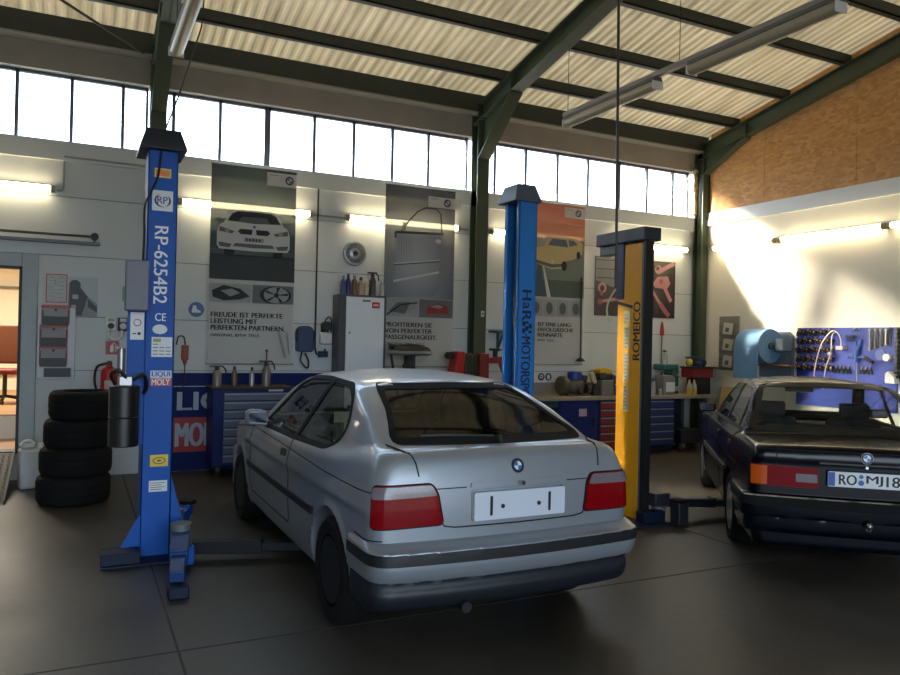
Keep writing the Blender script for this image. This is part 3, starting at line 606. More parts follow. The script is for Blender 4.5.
# --- dark saloon on the right, seen from behind
def bodyE(x, y, z):
    ay = np.abs(y); W = spl(x, (-1.0, -.5, .2, 1.8, 2.6, 3.2, 3.4), (.775, .805, .822, .822, .81, .77, .74))
    sec = spl(z, (.18, .3, .45, .6, .78, .80, .86, .92, .97, 1.05), (.05, .02, .004, 0, .004, .006, .018, .034, .058, .10)); arch = 0
    for cx in (0, 2.57):
        r = hyp(x, z, cx, .30); arch = arch+.014*np.exp(-((r-.352)/.026)**2)
    fs = ay-(W-sec+arch); xr = spl(z, (.2, .6, .82, .86, .93, .98), (-.92, -.945, -.945, -.955, -.94, -.91))
    rear = xr+.03*(ay/.8)**2-x; front = x-(spl(z, (.2, .5, .75, .85), (3.20, 3.26, 3.24, 3.18))-.05*(ay/.8)**2)
    tb = spl(x, (-.95, -.75, -.4, -.1, .3, 1.8, 2.0, 2.6, 3.1, 3.3), (.957, .968, .972, .965, .955, .95, .945, .915, .87, .84))-.022*(ay/.8)**2
    f1 = smax(smax(fs, smax(rear, front, .03), .07), z-tb, .04); f1 = smax(f1, .2-z, .04)
    xs = x+spl(x, (.2, .9, 1.4), (-.13, 0, .16))*y**2
    zt = spl(xs, (-.6, -.22, .24, .36, .7, 1.0, 1.2, 1.34, 1.55, 2.0, 2.4), (.66, .965, 1.352, 1.388, 1.405, 1.407, 1.395, 1.36, 1.235, .95, .68))-.05*(ay/.55)**2*np.clip(x/.4, 0, 1)*np.clip((1.5-x)/.3, 0, 1)
    w2 = .755-.42*(z-.93)-.3*np.clip(z-1.22, 0, 1)**2-.03*np.clip((.3-x)/.7, 0, 1)**2
    f2 = np.maximum(smax(ay-w2, (z-zt)*.82, .045), .75-z); f = smin(f1, f2, .025)
    for cx in (0, 2.57): f = np.maximum(f, -np.maximum(hyp(x, z, cx, .30)-.335, .50-ay))
    return f
def bumperE(x, y, z):
    ay = np.abs(y); f = smax(spl(z, (.38, .44, .55, .58, .605), (-.98, -1.01, -1.02, -1.01, -.97))+.05*(ay/.85)**2-x, ay-.845, .10); return np.maximum(smax(f, z-.60, .015), np.maximum(.43-z, x+.37))
def valanceE(x, y, z):
    ay = np.abs(y); f = smax(spl(z, (.28, .34, .46), (-.92, -.96, -.975))+.05*(ay/.85)**2-x, ay-.815, .08); return np.maximum(smax(f, .30-z, .02), np.maximum(z-.44, x+.37))
def fbumperE(x, y, z):
    ay = np.abs(y); return np.maximum(smax(smax(x-(3.36-.08*(ay/.85)**2), ay-.785, .10), smax(z-.58, .3-z, .03), .03), 2.93-x)
def saloon():
    t = thing('saloon_car', 'dark navy four-door saloon car with a number plate on the right of the workshop', 'car', (5.72, 4.26, -.012), math.radians(50.15))
    B = Body(bodyE, (-1.05, -.95, .13), (3.4, .95, 1.48), .021)
    SW = rnd([(1.93, .955), (.9, .962), (-.12, .98), (-.06, 1.06), (.30, 1.325), (.75, 1.345), (1.18, 1.338), (1.34, 1.30)], .03)
    RWN = rnd([(-.66, .995), (.66, .995), (.52, 1.352), (0, 1.360), (-.52, 1.352)], .045); WS = rnd([(-.65, .985), (.65, .985), (.52, 1.345), (-.52, 1.345)], .04)
    body = B.build('body', [NAVY, CABIN], t, [(SW, 'L'), (RWN, 'B'), (WS, 'F')])
    g = drape(B.bvh, MB(), SW, 'L', -.004); g.build('side_window', CLEARG, t); mirror(g).build('side_window', CLEARG, t)
    b = MB(); drape(B.bvh, b, grow(SW, .012), 'L', .002, [grow(SW, -.016)]); drape(B.bvh, b, [(.96, .955), (.86, .955), (.80, 1.345), (.88, 1.345)], 'L', .003); drape(B.bvh, b, [(.13, .97), (.10, .97), (.20, 1.275), (.225, 1.285)], 'L', .003)
    b.build('window_seal', BLACK, t, solid=.006); mirror(b).build('window_seal', BLACK, t, solid=.006)
    drape(B.bvh, MB(), RWN, 'B', -.004).build('rear_window', CLEARG, t); drape(B.bvh, MB(), grow(RWN, .016), 'B', .002, [grow(RWN, -.022)]).build('window_seal', BLACK, t, solid=.006)
    drape(B.bvh, MB(), WS, 'F', -.004).build('windscreen', CLEARG, t); drape(B.bvh, MB(), grow(WS, .014), 'F', .002, [grow(WS, -.02)]).build('window_seal', BLACK, t, solid=.006)
    b = MB()
    for pl in ([(.80, .96), (.82, .80), (.80, .5), (.70, .35)], [(1.95, .95), (1.97, .6), (1.9, .35)], [(-.05, .97), (.05, .80), (.28, .55)]): drape(B.bvh, b, strip(pl, .008), 'L', .0038)
    b.build('panel_line', DARKLINE, body, solid=.003); mirror(b).build('panel_line', DARKLINE, body, solid=.003)
    b = MB(); drape(B.bvh, b, strip([(.32, .575), (2.23, .57)], .05), 'L', .012); b.build('rub_strip', BLACK, t, solid=.018, bev=.004); mirror(b).build('rub_strip', BLACK, t, solid=.018, bev=.004)
    # tail panel
    for s_ in (1, -1):
        o = drape(B.bvh, MB(), rnd([(s_*.765, .655), (s_*.315, .655), (s_*.318, .80), (s_*.765, .81)], .012), 'B', .012).build('tail_lamp', LAMPRED, t, solid=.03)
        drape(B.bvh, MB(), [(s_*.763, .664), (s_*.665, .664), (s_*.665, .802), (s_*.763, .802)], 'B', .018).build('amber_lens', LAMPAMB, o, solid=.004)
        drape(B.bvh, MB(), rnd([(s_*.47, .695), (s_*.325, .695), (s_*.327, .755), (s_*.47, .755)], .006), 'B', .018).build('reversing_lens', LAMPCLEAR, o, solid=.004)
    drape(B.bvh, MB(), strip([(-.31, .842), (.31, .842)], .012), 'B', .006).build('chrome_trim', CHROME, t, solid=.01)
    b = MB(); drape(B.bvh, b, strip([(s, .925) for s in np.linspace(-.74, .74, 20)], .006), 'B', .001); drape(B.bvh, b, strip([(.60, .93), (.60, .82)], .006), 'B', .001); drape(B.bvh, b, strip([(-.60, .93), (-.60, .82)], .006), 'B', .001); b.build('boot_lid_gap', DARKLINE, body, solid=.003)
    M = fr((-.962, 0, .735), (0, -1, 0), (0, 0, 1)); b = MB(); b.prism(rnd([(-.262, -.058), (.262, -.058), (.262, .058), (-.262, .058)], .01), 0, .008, 1, M); b.prism(rnd([(-.258, -.054), (.258, -.054), (.258, .054), (-.258, .054)], .01), .006, .011, 0, M)
    o = b.build('number_plate', [P('plate_white', (222, 226, 232), .35, var=.02), BLACK], t)
    b = MB(); b.rect(-.257, -.05, -.212, .05, .0115, 0, M); b.build('country_band', P('plate_blue', (36, 80, 170), .4), o, smooth=0)
    b = MB(); b.text('RO', -.185, -.037, .115, .074, .012, 0, M, bold=.03); b.build('plate_lettering', BLACK, o, smooth=0); b = MB(); b.text('MJ', -.005, -.037, .105, .074, .012, 0, M, bold=.03); b.text('18', .125, -.037, .085, .074, .012, 0, M, bold=.03); b.build('plate_lettering', BLACK, o, smooth=0)
    b = MB(); b.disc(-.04, .026, .015, .012, 0, M); b.disc(-.04, -.018, .020, .012, 0, M); b.build('plate_seal', P('seal_blue', (70, 110, 180), .5), o, smooth=0)
    hit = B.bvh.ray_cast(Vector((-3, 0, .893)), Vector((1, 0, 0))); roundel(t, fr(hit[0]+Vector((-.004, 0, 0)), (0, -1, 0), (0, 0, 1)), .041)
    b = MB(); M = fr((-.95, -.0, .825), (0, -1, 0), (0, 0, 1)); b.cyl((0, 0, 0), (0, 0, .014), .010, n=12, M=M); b.build('lock', CHROME, t)
    for nm, ff, lo, hi, mt in (('rear_bumper', bumperE, (-1.08, -.9, .4), (-.34, .9, .64), NAVY), ('rear_valance', valanceE, (-1.02, -.88, .26), (-.34, .88, .47), NAVY), ('front_bumper', fbumperE, (2.88, -.9, .25), (3.42, .9, .62), NAVY)):
        D = Body(ff, lo, hi, .018); D.build(nm, [mt, mt], t, [], thick=0)
        if nm == 'rear_bumper': DB = D
    b = MB(); drape(DB.bvh, b, [(-.82, .515), (.82, .515), (.82, .575), (-.82, .575)], 'B', .008, step=.03); b.build('bumper_strip', RUBBER, t, solid=.015)
    b = MB(); drape(DB.bvh, b, [(-.38, .515), (-.95, .515), (-.95, .575), (-.38, .575)], 'L', .008, step=.03); b.build('bumper_strip', RUBBER, t, solid=.015); mirror(b).build('bumper_strip', RUBBER, t, solid=.015)
    b = MB(); drape(DB.bvh, b, strip([(-.82, .582), (.82, .582)], .008), 'B', .007, step=.03); b.build('chrome_trim', CHROME, t, solid=.006)
    b = MB(); b.tube([(-.95, 0, .40), (-1.03, 0, .40)], .018, 10); b.sphere((-1.04, 0, .425), .026, n=12); b.cyl((-1.03, 0, .39), (-1.04, 0, .42), .014); b.build('tow_ball', STEEL, t)
    for s_ in (1, -1):
        b = MB(); b.box((1.70, min(.76*s_, .93*s_), .97), (1.76, max(.76*s_, .93*s_), 1.06)); o = b.build('door_mirror', NAVY, t, bev=.015); MB().box((1.694, min(.78*s_, .92*s_), .985), (1.70, max(.78*s_, .92*s_), 1.05)).build('mirror_glass', P('mirror_silver', (58, 64, 74), .12, .6), o)
        b = MB(); drape(B.bvh, b, [(.98, .86), (.86, .86), (.86, .835), (.98, .835)], 'L', .015); drape(B.bvh, b, [(.12, .865), (.0, .865), (.0, .84), (.12, .84)], 'L', .015); (b if s_ > 0 else mirror(b)).build('door_handle', BLACK, t, solid=.015)
    for x, s_ in ((0, 1), (0, -1), (2.57, 1), (2.57, -1)): wheel(t, x, s_*.715, .302, .195, P('silver_alloy', (190, 192, 196), .3, .8), 8, s_)
    b = MB(); b.box((-.6, -.48, .22), (3.0, .48, .32)); b.cyl((0, -.7, .30), (0, .7, .30), .04); b.cyl((2.57, -.7, .30), (2.57, .7, .30), .04); b.build('underbody', CABIN, t)
    seat(t, 1.15, .36, .46, CLOTH); seat(t, 1.15, -.36, .46, CLOTH); seat(t, .30, 0, 1.1, CLOTH, 'rear_seat', 2)
    b = MB(); b.box((1.6, -.64, .55), (1.95, .64, .90)); b.build('dashboard', CABIN, t, bev=.05); b = MB(); b.box((-.28, -.58, .93), (.02, .58, .955)); b.build('parcel_shelf', CABIN, t)
    b = MB(); M = Matrix.Translation((1.50, .36, .90)) @ Matrix.Rotation(-1.15, 4, 'Y'); b.tube([(.185*math.cos(a), .185*math.sin(a), 0) for a in np.linspace(0, 2*PI, 25)], .014, 8, 0, M); b.box((-.17, -.02, -.01), (.17, .02, .01), 0, M); b.build('steering_wheel', BLACK, t)
    b = MB(); b.box((1.33, -.13, 1.235), (1.36, .13, 1.295)); b.cyl((1.35, 0, 1.29), (1.37, 0, 1.35), .008, n=8); b.build('rear_view_mirror', BLACK, t, bev=.01)
    return t
saloon()
# ------------------------------------------------------------------ vehicle lifts
TXT_DOWN = lambda x, y, z: fr((x, y, z), (0, 0, -1), (1, 0, 0))       # lettering that reads downwards on a face towards -Y
STICK = P('sticker_white', (214, 218, 222), .4, var=.03); NAVYTXT = P('navy_lettering', (18, 30, 66), .5)
def arm(parent, p0, p1, w, h, mat, pad=True, name='arm'):
    p0, p1 = Vector(p0), Vector(p1); d = (p1-p0).normalized(); M = fr(p0, d, Vector((0, 0, 1))-d*d.z); L = (p1-p0).length; b = MB()
    b.box((0, -h/2, -w/2), (L*.62, h/2, w/2), 0, M); b.box((L*.55, -h*.36, -w*.38), (L, h*.36, w*.38), 0, M); b.box((L*.6, h/2, -w/2), (L*.62, h*.7, w/2), 0, M)
    o = b.build(name, mat, parent, bev=.006)
    b = MB(); b.cyl(p0+Vector((0, 0, -h*.8)), p0+Vector((0, 0, h*.9)), w*.62, n=20); b.build('pivot', MIDGREY, o, bev=.004)
    if pad:
        b = MB(); q = p1; b.cyl(q+Vector((0, 0, -.03)), q+Vector((0, 0, .06)), .035, n=16, m=0); b.cyl(q+Vector((0, 0, .055)), q+Vector((0, 0, .085)), .068, n=20, m=1); b.build('lift_pad', [STEEL, RUBBER], o)
    return o
def c_column(parent, x0, x1, y0, y1, h, open_sd, mat):
    b = MB(); t_ = .012; b.box((x0, y0, 0), (x1, y0+t_, h)); b.box((x0, y1-t_, 0), (x1, y1, h))
    if open_sd > 0: b.box((x0, y0, 0), (x0+t_, y1, h)); b.box((x1-t_, y0, 0), (x1, y0+.05, h)); b.box((x1-t_, y1-.05, 0), (x1, y1, h))
    else: b.box((x1-t_, y0, 0), (x1, y1, h)); b.box((x0, y0, 0), (x0+t_, y0+.045, h)); b.box((x0, y1-.05, 0), (x0+t_, y1, h))
    return b.build('column', mat, parent, bev=.004)
def cap(parent, x0, x1, y0, y1, z0, z1, fl, mat):
    b = MB(); t_ = .02; v = [(x0-fl, y0-fl, z0), (x1+fl, y0-fl, z0), (x1+fl, y1+fl, z0), (x0-fl, y1+fl, z0), (x0-fl, y0-fl, z0+t_), (x1+fl, y0-fl, z0+t_), (x1+fl, y1+fl, z0+t_), (x0-fl, y1+fl, z0+t_), (x0, y0, z1), (x1, y0, z1), (x1, y1, z1), (x0, y1, z1)]
    b.add(v, [(3, 2, 1, 0), (8, 9, 10, 11)]+[(i, (i+1) % 4, 4+(i+1) % 4, 4+i) for i in range(4)]+[(4+i, 4+(i+1) % 4, 8+(i+1) % 4, 8+i) for i in range(4)]); return b.build('top_cover', mat, parent, bev=.006)
def lift_rp():
    t = thing('lift_post', 'tall blue lift post lettered RP-6254B2 with black top cover, left of the silver hatchback', 'car lift')
    X0, X1, Y0, Y1 = .445, .655, 6.0, 6.30
    col = c_column(t, X0, X1, Y0, Y1, 3.05, 1, LIFTBLUE); cap(t, X0-.02, X1+.01, Y0-.02, Y1+.02, 3.03, 3.19, .045, P('black_cover', (34, 36, 46), .45))
    b = MB(); b.box((.56, 6.03, .30), (.66, 6.27, 1.0)); b.build('carriage', DARK, t, bev=.005)
    b = MB(); b.box((.18, 5.80, 0), (.72, 6.34, .018)); b.box((.18, 5.82, .018), (.44, 5.98, .10)); b.build('base_plate', P('dark_blue_steel', (14, 26, 50), .55, spec=.3), t, bev=.004)
    for s_ in (0, 1):
        b = MB(); M = fr((0, 5.985 if not s_ else 5.985, 0), (1, 0, 0), (0, 0, 1)); b.prism([(.445, .34), (.445, .02), (.27, .02)] if not s_ else [(.655, .60), (.655, .02), (.78, .02), (.78, .12)], -.015, 0, 0, M); b.build('gusset', LIFTBLUE, t)
    M = TXT_DOWN(0, Y0-.0005, 0); b = MB(); b.text('RP-6254B2', -2.467, .499, .575, .096, .001, 0, M, bold=.018); b.build('model_lettering', P('lettering_white', (226, 230, 234), .4), t, smooth=0)
    F = fr((0, Y0-.0005, 0), (1, 0, 0), (0, 0, 1))
    b = MB(); b.rect(.476, 2.583, .622, 2.735, .0006, 0, F)
    for a0, a1, rr in ((100, 290, .058), (-70, 60, .058)):
        q = [math.radians(a) for a in np.linspace(a0, a1, 16)]; b.flat([(.549+rr*math.cos(a), 2.66+rr*.85*math.sin(a)) for a in q]+[(.549+(rr-.013*math.sin((a-q[0])/(q[-1]-q[0])*PI))*math.cos(a), 2.66+(rr*.85-.013*math.sin((a-q[0])/(q[-1]-q[0])*PI))*math.sin(a)) for a in q[::-1]], .0012, 1, F)
    b.text('RP', .512, 2.638, .072, .052, .0012, 2, F, bold=.02); b.build('logo_sticker', [STICK, BLACK, P('logo_blue', (36, 70, 150), .5)], t, smooth=0)
    b = MB(); b.rect(.488, 2.832, .604, 2.90, .0006, 0, F); b.rect(.496, 2.842, .596, 2.89, .0012, 1, F); b.build('warning_sticker', [P('sticker_yellow', (236, 200, 60), .4), P('sticker_orange', (226, 130, 44), .4)], t, smooth=0)
    b = MB(); b.text('CE', .515, 1.762, .076, .058, .001, 0, F, bold=.01); b.build('mark_lettering', P('lettering_white', (226, 230, 234), .4), t, smooth=0)
    b = MB(); b.disc(.551, 1.700, .052, .0008, 0, F, 28, .036); b.build('oval_sticker', STICK, t, smooth=0)
    b = MB(); b.rect(.495, 1.494, .640, 1.642, .0006, 0, F); b.rect(.505, 1.605, .56, 1.63, .0012, 1, F)
    for k in range(4):
        for q in range(3 if k else 1): b.rect(.505+.045*q, 1.585-.025*k, .54+.045*q, 1.592-.025*k, .0012, 2, F)
    b.build('notice_sticker', [STICK, P('notice_green', (150, 158, 90), .5), MIDGREY], t, smooth=0)
    b = MB(); b.rect(.492, 1.335, .640, 1.392, .0006, 0, F); b.rect(.492, 1.278, .640, 1.335, .0006, 1, F); b.text('LIQUI', .503, 1.342, .126, .044, .0012, 2, F, bold=.03); b.text('MOLY', .503, 1.285, .126, .044, .0012, 3, F, bold=.03)
    b.build('brand_sticker', [P('sticker_pale_blue', (196, 206, 226), .4), P('sticker_red', (190, 44, 52), .4), P('brand_blue', (28, 60, 150), .5), STICK], t, smooth=0)
    b = MB(); b.rect(.504, .677, .630, .765, .0006, 0, F); b.disc(.567, .721, .045, .0012, 1, F, 24, .026); b.disc(.567, .721, .038, .0018, 0, F, 24, .02); b.rect(.555, .715, .58, .727, .0024, 1, F); b.build('yellow_sticker', [P('sticker_yellow2', (226, 190, 40), .4), P('sticker_ink', (60, 60, 40), .5)], t, smooth=0)
    b = MB(); b.rect(.50, .49, .628, .573, .0006, 0, F); [b.rect(.508, .553-.016*k, .61-.02*(k % 2), .558-.016*k, .0012, 1, F) for k in range(4)]; b.build('type_plate', [STICK, MIDGREY], t, smooth=0)
    # power unit and control box on the left side
    b = MB(); b.box((.325, 5.96, .85), (.445, 5.975, 1.86)); b.build('mounting_plate', LIFTBLUE, t)
    b = MB(); b.box((.30, 5.82, 1.83), (.455, 5.958, 2.19)); o = b.build('control_box', P('control_box_grey', (112, 116, 130), .5), t, bev=.008); b = MB(); b.box((.285, 5.84, 1.90), (.302, 5.93, 2.0)); b.build('cable_gland', P('gland_green', (60, 110, 70), .5), o)
    b = MB(); M = fr((0, 5.959, 0), (1, 0, 0), (0, 0, 1)); b.rect(.345, 1.62, .438, 1.82, .0006, 0, M); b.disc(.392, 1.745, .028, .0012, 1, M); b.disc(.392, 1.745, .021, .0018, 0, M); b.rect(.36, 1.66, .385, 1.668, .0012, 2, M); b.rect(.395, 1.655, .415, 1.675, .0012, 2, M); b.build('instruction_label', [STICK, RED, BLACK], t, smooth=0)
    b = MB(); b.cyl((.31, 5.85, .86), (.31, 5.85, 1.29), .102, n=28); b.cyl((.31, 5.85, 1.06), (.31, 5.85, 1.075), .105, n=28); o = b.build('hydraulic_tank', P('gloss_black', (14, 14, 16), .4, coat=.1), t, bev=.012)
    b = MB(); b.box((.27, 5.81, 1.29), (.36, 5.90, 1.36)); b.cyl((.285, 5.86, 1.36), (.285, 5.86, 1.56), .028, n=16); b.build('pump_block', STEEL, t, bev=.006)
    b = MB(); b.tube(curve([(.33, 5.83, 1.33), (.27, 5.80, 1.40), (.22, 5.84, 1.37), (.25, 5.88, 1.30)]), .014); b.build('hose', BLACK, t); b = MB(); b.tube(curve([(.35, 5.83, 1.33), (.43, 5.82, 1.37), (.46, 5.9, 1.28), (.44, 5.98, 1.22)]), .014); b.build('hose', BLACK, t)
    b = MB(); b.tube(curve([(.53, 5.99, 3.03), (.511, 5.985, 2.84), (.46, 5.98, 2.70), (.425, 5.98, 2.60), (.425, 5.975, 2.4), (.42, 5.97, 2.18)]), .008); b.build('power_cable', BLACK, t)
    AD = P('arm_near_black', (24, 26, 30), .6, spec=.3); arm(t, (.72, 5.86, .10), (1.62, 5.585, .09), .11, .09, AD); arm(t, (.70, 5.72, .22), (.60, 5.06, .12), .12, .10, P('arm_blue', (16, 58, 112), .5), False); arm(t, (.72, 6.28, .20), (.86, 6.62, .20), .11, .10, LIFTBLUE)
    b = MB(); b.box((.545, 4.98, .0), (.67, 5.10, .075)); b.build('arm_foot', P('dark_blue_steel', (14, 26, 50), .55, spec=.3), t, bev=.01); b = MB(); b.box((.66, 5.6, .03), (.78, 6.3, .16)); b.build('arm_yoke', LIFTBLUE, t, bev=.008)
lift_rp()
def lift_ha():
    t = thing('lift_post', 'blue lift post with an open channel and dark MOTORSPORT lettering, right behind the silver hatchback', 'car lift')
    X0, X1, Y0, Y1 = 3.66, 3.855, 6.0, 6.27; c_column(t, X0, X1, Y0, Y1, 2.99, -1, LIFTBLUE2)
    cap(t, X0-.02, X1-.02, Y0+.01, Y1-.01, 2.975, 3.14, .045, P('grey_blue_cover', (84, 92, 104), .45))
    b = MB(); b.box((3.69, 6.03, .25), (3.84, 6.24, .95)); b.build('carriage', DARK, t, bev=.005); b = MB(); b.cyl((3.74, 6.13, .9), (3.74, 6.13, 2.95), .03, n=14); b.build('hydraulic_ram', STEEL, t)
    b = MB(); b.tube(curve([(3.70, 6.08, 2.9), (3.685, 6.10, 2.2), (3.69, 6.09, 1.5), (3.70, 6.12, .9)]), .012); b.build('chain', P('oily_chain', (70, 66, 54), .5, .6), t)
    b = MB(); b.box((3.42, 5.80, 0), (3.98, 6.38, .018)); b.build('base_plate', P('dark_blue_steel', (14, 26, 50), .55, spec=.3), t, bev=.004)
    M = TXT_DOWN(0, Y0-.0005, 0); b = MB(); b.text('H', -2.15, -.005, .09, .10, .001, 0, fr((3.712, Y0-.0005, 0), (0, 0, -1), (1, 0, 0)), bold=.04); N = fr((3.712, Y0-.0005, 0), (0, 0, -1), (1, 0, 0))
    b.text('a', -2.035, .0, .06, .07, .001, 0, N, bold=.03); b.text('R', -1.955, -.005, .09, .10, .001, 0, N, bold=.04); b.build('lettering', NAVYTXT, t, smooth=0); MB().text('MOTORSPORT', -1.715, -.005, .70, .10, .001, 0, N, bold=.03).build('lettering', NAVYTXT, t, smooth=0); b = MB()
    for k in range(5):
        for q in range(3): 
            if (k+q) % 3 != 2: b.rect(-1.86+.022*k, .0+.035*q, -1.838+.022*k, .034+.035*q, .001, 0, N)
    b.disc(-1.735, .045, .010, .001, 0, N); b.build('logo', NAVYTXT, t, smooth=0)
    arm(t, (3.62, 5.90, .10), (2.95, 5.45, .09), .11, .09, DARK); arm(t, (3.62, 6.30, .10), (3.12, 6.42, .09), .11, .09, DARK); b = MB(); b.box((3.52, 5.8, .03), (3.645, 6.4, .15)); b.build('arm_yoke', LIFTBLUE, t, bev=.008)
lift_ha()
def lift_romeico():
    t = thing('lift_post', 'yellow lift post lettered ROMEICO under a dark overhanging cover, left of the dark saloon', 'car lift')
    X0, X1, Y0, Y1 = 4.76, 4.838, 5.53, 5.83
    b = MB(); b.box((X0, Y0+.05, 0), (X0+.04, Y1, 2.63)); b.box((X0+.005, Y1, 0), (X0+.05, 5.93, 2.1)); col = b.build('column', YELLOW, t, bev=.006)
    b = MB(); b.box((X0+.002, Y0+.025, 0), (X0+.055, Y0+.05, 2.62)); b.build('guide_rail', MIDGREY, t); b = MB(); b.box((X0+.004, Y0-.004, 0), (X1+.02, Y0+.025, 2.64)); b.box((X0+.055, Y0+.025, 0), (X1+.02, Y1, 2.64)); b.build('rubber_strip', BLACK, t)
    CV = P('dark_blue_cover', (44, 50, 66), .4)
    b = MB(); b.box((4.73, 5.515, 2.65), (4.935, 6.25, 2.775)); b.build('top_cover', CV, t, bev=.008)
    b = MB(); b.box((4.75, 5.835, 2.11), (4.80, 5.955, 2.65)); b.build('drive_cover', P('drive_cover_blue', (34, 48, 84), .4), t, bev=.005)
    b = MB(); b.box((4.77, 5.955, 2.56), (4.90, 6.235, 2.65)); b.build('cover_skirt', P('cover_grey', (104, 108, 116), .4), t, bev=.004)
    M = fr((X0-.0005, 0, 0), (0, 0, 1), (0, 1, 0)); b = MB(); b.text('ROMEICO', 1.52, 5.585, .55, .10, .001, 0, M, bold=.03); b.build('lettering', P('lettering_black', (30, 26, 22), .5), t, smooth=0)
    M = fr((X0-.0005, 0, 0), (0, -1, 0), (0, 0, 1)); b = MB()
    for z0, z1 in ((1.86, 1.99), (1.62, 1.84), (1.30, 1.58), (1.02, 1.27)):
        b.rect(-5.815, z0, -5.735, z1, .0008, 0, M)
        for k in range(int((z1-z0)/.035)): b.rect(-5.805, z0+.014+.035*k, -5.805+.035+.015*(k % 2), z0+.026+.035*k, .0014, 1, M)
    b.build('notice_sticker', [P('sticker_worn', (198, 188, 160), .5), P('sticker_grey_print', (140, 140, 140), .5)], t, smooth=0)
    b = MB(); M = fr((X0-.0005, 0, 0), (0, -1, 0), (0, 0, 1)); b.prism([(-5.93, 2.06), (-5.93, 2.09), (-5.70, 2.04), (-5.70, 2.01)], 0, .008, 0, M); b.build('latch_rod', DARK, t)
    DB = P('dark_blue_steel', (14, 26, 50), .55, spec=.3); b = MB(); b.box((4.55, 5.35, 0), (4.98, 6.0, .02)); b.box((4.70, 5.40, .02), (4.95, 5.52, .12)); b.build('base_plate', DB, t, bev=.004)
    b = MB(); b.box((4.845, 5.42, .16), (5.02, 5.92, .28)); b.build('arm_yoke', DARK, t, bev=.01)
    arm(t, (4.95, 5.50, .19), (6.02, 5.46, .10), .11, .08, P('dark_arm_paint', (40, 48, 60), .5)); arm(t, (4.95, 5.84, .19), (5.55, 6.45, .12), .11, .08, P('dark_arm_paint', (40, 48, 60), .5), False)
    b = MB(); b.box((5.02, 5.30, .0), (5.14, 5.42, .20)); b.cyl((5.08, 5.36, .2), (5.08, 5.36, .23), .07, n=16, m=1); b.build('arm_foot', [DARK, RUBBER], t, bev=.01)
    b = MB(); b.cyl((4.855, 5.66, .3), (4.855, 5.66, .85), .017, n=10); b.prism([(5.55, .02), (5.92, .02), (5.92, .5)], -.01, .01, 0, fr((4.86, 0, 0), (0, 1, 0), (0, 0, 1))); b.build('carriage_stay', DARK, t)
lift_romeico()
b = MB(); b.tube([(4.62, 5.84, 5.55), (4.655, 5.84, 3.2), (4.665, 5.84, 2.2)], .014, 8); b.tube(curve([(4.665, 5.84, 2.2), (4.64, 5.90, 2.10), (4.61, 5.9, 2.0), (4.62, 5.88, 1.88)]), .010, 6, 1)
tag(b.build('hanging_cable', [P('cable_dark_grey', (60, 60, 62), .5), P('rope_cream', (190, 180, 150), .8)]), 'thin dark cable hanging from the roof in front of the yellow lift post', 'cable')

# ------------------------------------------------------------------ tubes and lamps
TUBE = P('lit_fluorescent_tube', (255, 234, 188), .4, emit=17, var=.01); TUBEOFF = P('lamp_diffuser_clear', (172, 164, 140), .3, var=.08)
def wall_lamp(label, M, L):
    t = thing('wall_lamp', label, 'light', group='lit tubes along the walls'); b = MB(); b.box((0, -.03, 0), (L, .045, .05), 0, M); b.build('housing', WHITE, t, bev=.006)
    b = MB(); b.cyl(M @ Vector((.04, -.004, .075)), M @ Vector((L-.04, -.004, .075)), .038, n=16); b.build('tube', TUBE, t)
    b = MB(); b.cyl(M @ Vector((.0, -.004, .075)), M @ Vector((.045, -.004, .075)), .041, n=16); b.cyl(M @ Vector((L-.045, -.004, .075)), M @ Vector((L, -.004, .075)), .041, n=16); b.build('end_cap', P('lamp_end_cap', (176, 160, 120), .4), t)
for x, L, lb in ((-1.86, 1.60, 'lit fluorescent tube on the wall above the office door rail'), (1.06, 1.66, 'lit fluorescent tube running behind the banner with the white car'), (3.18, 1.70, 'lit fluorescent tube running behind the banner with the car door'), (5.38, 1.66, 'lit fluorescent tube behind the orange banner and lettered blue post'), (7.55, 1.65, 'lit fluorescent tube on the back wall above the poster of tools')):
    wall_lamp(lb, BW(x, 3.28, 9.7), L)
for y, L, lb in ((9.30, 1.25, 'lit fluorescent tube on the right wall closest to the corner column'), (7.96, 1.65, 'lit fluorescent tube on the right wall above the tool board'), (6.27, 1.65, 'lit fluorescent tube on the right wall at the frame edge')):
    wall_lamp(lb, RW(y, 3.29), L)
b = MB(); b.tube([(-.24, 9.69, 3.28), (-.19, 9.69, 3.28), (-.18, 9.69, 3.32), (-.18, 9.69, 3.62)], .012); b.tube([(-.18, 9.645, 3.66), (.70, 9.645, 3.66)], .012); tag(b.build('conduit', GREY), 'thin grey conduit bending from the tube lamp above the office door', 'conduit')
b = MB(); b.tube([(4.88, 9.69, 3.28), (5.04, 9.69, 3.28)], .012); tag(b.build('conduit', GREY), 'short grey conduit from the banner lamp to the green column', 'conduit')
b = MB(); b.tube([(2.72, 9.69, 3.28), (3.18, 9.69, 3.28)], .012); tag(b.build('conduit', GREY), 'short grey conduit between the two banner lamps', 'conduit')
